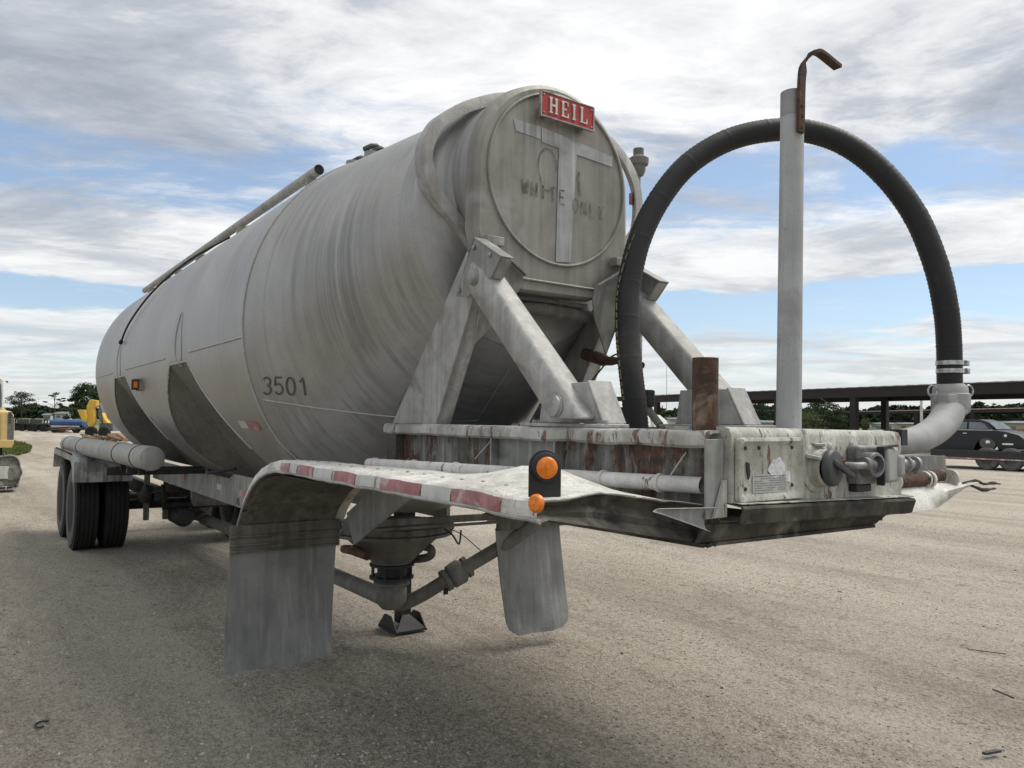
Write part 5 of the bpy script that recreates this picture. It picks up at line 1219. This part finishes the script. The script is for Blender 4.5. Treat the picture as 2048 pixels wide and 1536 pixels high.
for px in (1973, 1868):
    for y in (-.70, .70):
        w_ = bpy.data.objects.new('wheel', None); col.objects.link(w_); w_.parent = car; zc_ = zd_+.31
        o_ = -1 if y < 0 else 1
        MB().lathe((X_(px), y, zc_), (0, o_, 0), [(-.10, .2), (-.10, .28), (-.05, .31), (.06, .31), (.10, .28), (.10, .18)], 30).build('tyre', 'tyreside', w_)
        MB().lathe((X_(px), y, zc_), (0, o_, 0), [(.09, .19), (.06, .17), (.08, .10), (.10, .09), (.125, .05), (.13, 0)], 24).build('hubcap', 'chrome', w_)
tag(MB().obox(G_(2032, 42, 1.15), RT, FW, (0, 0, 1), .55, .5, .35).obox(G_(2040, 42, .5), RT, FW, (0, 0, 1), .45, .4, .5).build('lumber_stack', 'wood'), 'stack of weathered timber behind the front of the old car', 'lumber stack')

# ---- excavator at the left edge
ed_ = 17.7; exs = Spot(28, ed_, .0); ex = empty('excavator', exs.o, exs.yaw, label='pale yellow excavator cut off by the left edge, standing on a dusty track', cat='excavator')
def EX(px, y): return exs.pt(px, 900, y).x
def EZ(py, y): return exs.pt(20, py, y).z
def epoly(pts, y): return [tuple(exs.pt(a, b, y)) for a, b in pts]
MB().prism(epoly(((-150, 896), (22, 895), (27, 889), (28.5, 870), (29, 842), (27, 830), (22, 823), (10, 820), (-150, 820)), -.9), (0, 2.0, 0)).build('counterweight', 'cyellow', ex, bevel=.05)
MB().prism(epoly(((-150, 896.5), (24, 895.5), (28, 880), (-150, 880)), -.94), (0, .035, 0)).build('lower_moulding', 'cyellow', ex, bevel=.01)
MB().prism(epoly(((15, 880), (27.5, 880), (28.5, 836), (24, 826), (17, 826)), -.905), (0, -.012, 0)).build('grille_panel', 'cgrey', ex)
for k in range(5): MB().prism(epoly(((16, 846-5*k), (23, 846-5*k), (23, 844-5*k), (16, 844-5*k)), -.918), (0, -.01, 0)).build('louvre', 'black', ex)
MB().prism(epoly(((2, 880), (2, 826), (14, 824), (14, 880)), -.905), (0, -.01, 0)).build('service_door', 'cyellow', ex, bevel=.004)
MB().prism(epoly(((-150, 821), (5.5, 821), (6.5, 760), (3, 755), (-150, 755)), -.85), (0, 1.3, 0)).build('cab', 'cream', ex, bevel=.03)
MB().prism(epoly(((-60, 815), (3, 815), (3.6, 790), (2, 768), (-60, 768)), -.862), (0, .008, 0)).build('cab_window', 'glass', ex)
MB().tube([(EX(6, -.86), -.86, EZ(763, -.86)), (EX(10, -.95), -.95, EZ(765, -.95)), (EX(8, -.95), -.95, EZ(762, -.95))], .012, 6).build('mirror_arm', 'black', ex)
MB().prism(epoly(((-150, 832), (9, 832), (11, 820), (9, 816), (-150, 816)), -.6), (0, .8, 0)).build('engine_cover', 'cyellow', ex, bevel=.02)
sec = ((-160, 976), (30, 972), (38, 963), (40, 945), (39, 928), (34, 918), (22, 913), (8, 914), (-160, 918))
MB().prism(epoly(sec, -1.25), (0, .5, 0)).build('track_frame', 'track', ex, bevel=.03)
MB().prism(epoly(((-160, 962), (16, 958), (18, 933), (-160, 934)), -1.30), (0, .048, 0)).build('track_guard', 'cream', ex, bevel=.01)
for a, b, r in ((28, 945, .17), (2, 968, .07)):
    MB().lathe((EX(a, -1.25), -1.25, EZ(b, -1.25)), (0, -1, 0), [(0, r), (.04, r), (.05, r*.6), (.05, 0)], 18).build('idler', 'track', ex)
pth = spl([Vector((EX(a, -1), 0, EZ(b, -1))) for a, b in ((-40, 917), (8, 912), (24, 911), (36, 917), (41, 930), (42, 948), (39, 965), (30, 975), (-40, 979))], 4)
for k in range(0, len(pth)-1):
    p, q = pth[k], pth[k+1]; d = (q-p).normalized()
    MB().obox(((p+q)/2+Vector((0, -1.0, 0))), d, (0, 1, 0), d.cross(Vector((0, 1, 0))), (q-p).length*.42, .31, .012).build('track_shoe', 'track', ex)
MB().prism(epoly(((-120, 915), (5, 915), (5, 896), (-120, 896)), -.5), (0, .9, 0)).build('turntable', 'black', ex)

# ---- second digger's raised arm, far left, over a scrap heap
bd = 56.; bx_ = empty('backhoe', G_(190, bd), YAWV, label='far yellow digger with raised arm and bucket beside the rear of the tank', cat='digger')
def by_(py): return hz(py, 190, bd)
def bxx(px): return (px-190)*bd/F
MB().prism([(bxx(a), -.2, by_(b)) for a, b in ((184, 858), (177, 848), (175, 812), (181, 799), (195, 801), (194, 812), (188, 816), (191, 845))], (0, .4, 0)).build('boom', 'byellow', bx_, bevel=.03)
MB().prism([(bxx(a), -.5, by_(b)) for a, b in ((161, 820), (176, 820), (179, 834), (177, 844), (172, 843))], (0, 1.0, 0)).build('bucket', 'byellow', bx_, bevel=.03)
MB().prism([(bxx(a), .2, by_(b)) for a, b in ((194, 805), (200, 820), (206, 846), (200, 848), (192, 830))], (0, .4, 0)).build('cylinder', 'cgrey', bx_, bevel=.03)
MB().prism([(bxx(a), .0, by_(b)) for a, b in ((203, 825), (208, 836), (216, 846), (207, 847))], (0, .5, 0)).build('stick', 'byellow', bx_, bevel=.03)
MB().box(bxx(194), bxx(222), .3, 1.6, by_(862), by_(846)).build('chassis', 'cgrey', bx_, bevel=.04)
for px in (188, 214): MB().lathe((bxx(px), -.3, .42), (0, -1, 0), [(-.15, .2), (-.15, .38), (-.1, .42), (.1, .42), (.15, .36), (.15, 0)], 22).build('wheel', 'tyre', bx_)
random.seed(8); hp_ = MB(); c = G_(215, 50)
for i in range(26):
    a = random.random()*6.28; hp_.obox(c+RT*random.uniform(-1.1, 1.1)+FW*random.uniform(-.6, .6)+Vector((0, 0, random.uniform(.03, .30))), (cos(a), sin(a), random.uniform(-.4, .4)), (-sin(a), cos(a), 0), (random.uniform(-.3, .3), 0, 1), random.uniform(.2, .7), random.uniform(.04, .15), random.uniform(.03, .12))
tag(hp_.build('scrap_heap', 'wood'), 'low heap of brown boards and scrap below the far yellow digger', 'scrap heap')
# blue tanker and pale tanker beyond
def tanker(px0, px1, depth, ytop, ybot, mat, label):
    t = empty('tank_wagon', G_((px0+px1)/2, depth), YAWV, label=label, cat='tanker'); w = (px1-px0)*depth/F; zt = hz(ytop, px0, depth); zb = hz(ybot, px0, depth); h = (zt-zb)/2
    MB().add([], []).prism([(-w/2, y*1.0, (zt+zb)/2+z) for y, z in [(0, 0)]*3], (0, 0, 0)) if False else None
    n_ = 20; sec = [(1.0*cos(2*pi*k/n_), (h)*(abs(sin(2*pi*k/n_))**.7)*(1 if sin(2*pi*k/n_) > 0 else -1)) for k in range(n_)]
    m = MB(); m.prism([(-w/2, y, (zt+zb)/2+z) for y, z in sec], (w, 0, 0)); m.build('tank_body', mat, t)
    MB().box(-w/2-.2, w/2+.2, -.9, .9, zb-.25, zb-.02).build('chassis', 'black', t)
    MB().box(-w/2+.2, w/2-.2, -1.03, -1.01, zb+.02, zb+.16).build('side_band', 'palemetal', t)
    for k in (-.35, -.15, .3): MB().lathe((w*k, -.8, .40), (0, -1, 0), [(-.1, .3), (-.1, .40), (.1, .40), (.1, .2), (.05, 0)], 20).build('wheel', 'tyre', t)
tanker(111, 176, 72, 838.5, 854, 'bluepaint', 'dark blue tanker body standing beyond the gravel lot')
tanker(96, 116, 80, 842, 852, 'palemetal', 'short pale grey tanker beside the dark blue one')
for i, (px, dp, lb) in enumerate(((34, 80, 'low dark flat trailer nearest the excavator, beyond the lot'), (66, 78, 'middle low dark flat trailer beyond the lot'), (92, 76, 'right low dark flat trailer beside the tankers'))):
    t = empty('flat_trailer', G_(px, dp), YAWV, label=lb, cat='flat trailer', group='dark flat trailers beyond the lot')
    MB().box(-.9, .8, -1, 1, .66, .78).build('deck', 'black', t); MB().box(-1.0, -.92, -.9, .9, .8, 1.15).build('headboard', 'black', t); MB().tube([(-.2, 0, .8), (-.1, 0, 1.2), (.1, 0, 1.25), (.15, 0, .8)], .07, 8).build('winch', 'black', t); MB().bar((.9, 0, .66), (1.5, 0, .60), .08, .08).build('drawbar', 'black', t)
    for x in (-.5, .3):
        for y in (-.9, .9): MB().lathe((x, y, .35), (0, -1, 0), [(-.1, .25), (-.1, .35), (.1, .35), (.1, .1), (.05, 0)], 18).build('wheel', 'tyre', t)
random.seed(9); bdz = MB(); c = G_(128, 70)
for i in range(9): bdz.bar(c+RT*random.uniform(-1.4, .3)+Vector((0, 0, .08+.05*i)), c+RT*random.uniform(.4, 1.5)+FW*random.uniform(-.4, .4)+Vector((0, 0, .12+.06*i)), .18, .04)
tag(bdz.build('board_pile', 'wood'), 'pile of pale brown boards on the ground in front of the dark blue tanker', 'board pile')

sc.render.engine = 'CYCLES'
sc.render.resolution_x, sc.render.resolution_y = 1024, 768
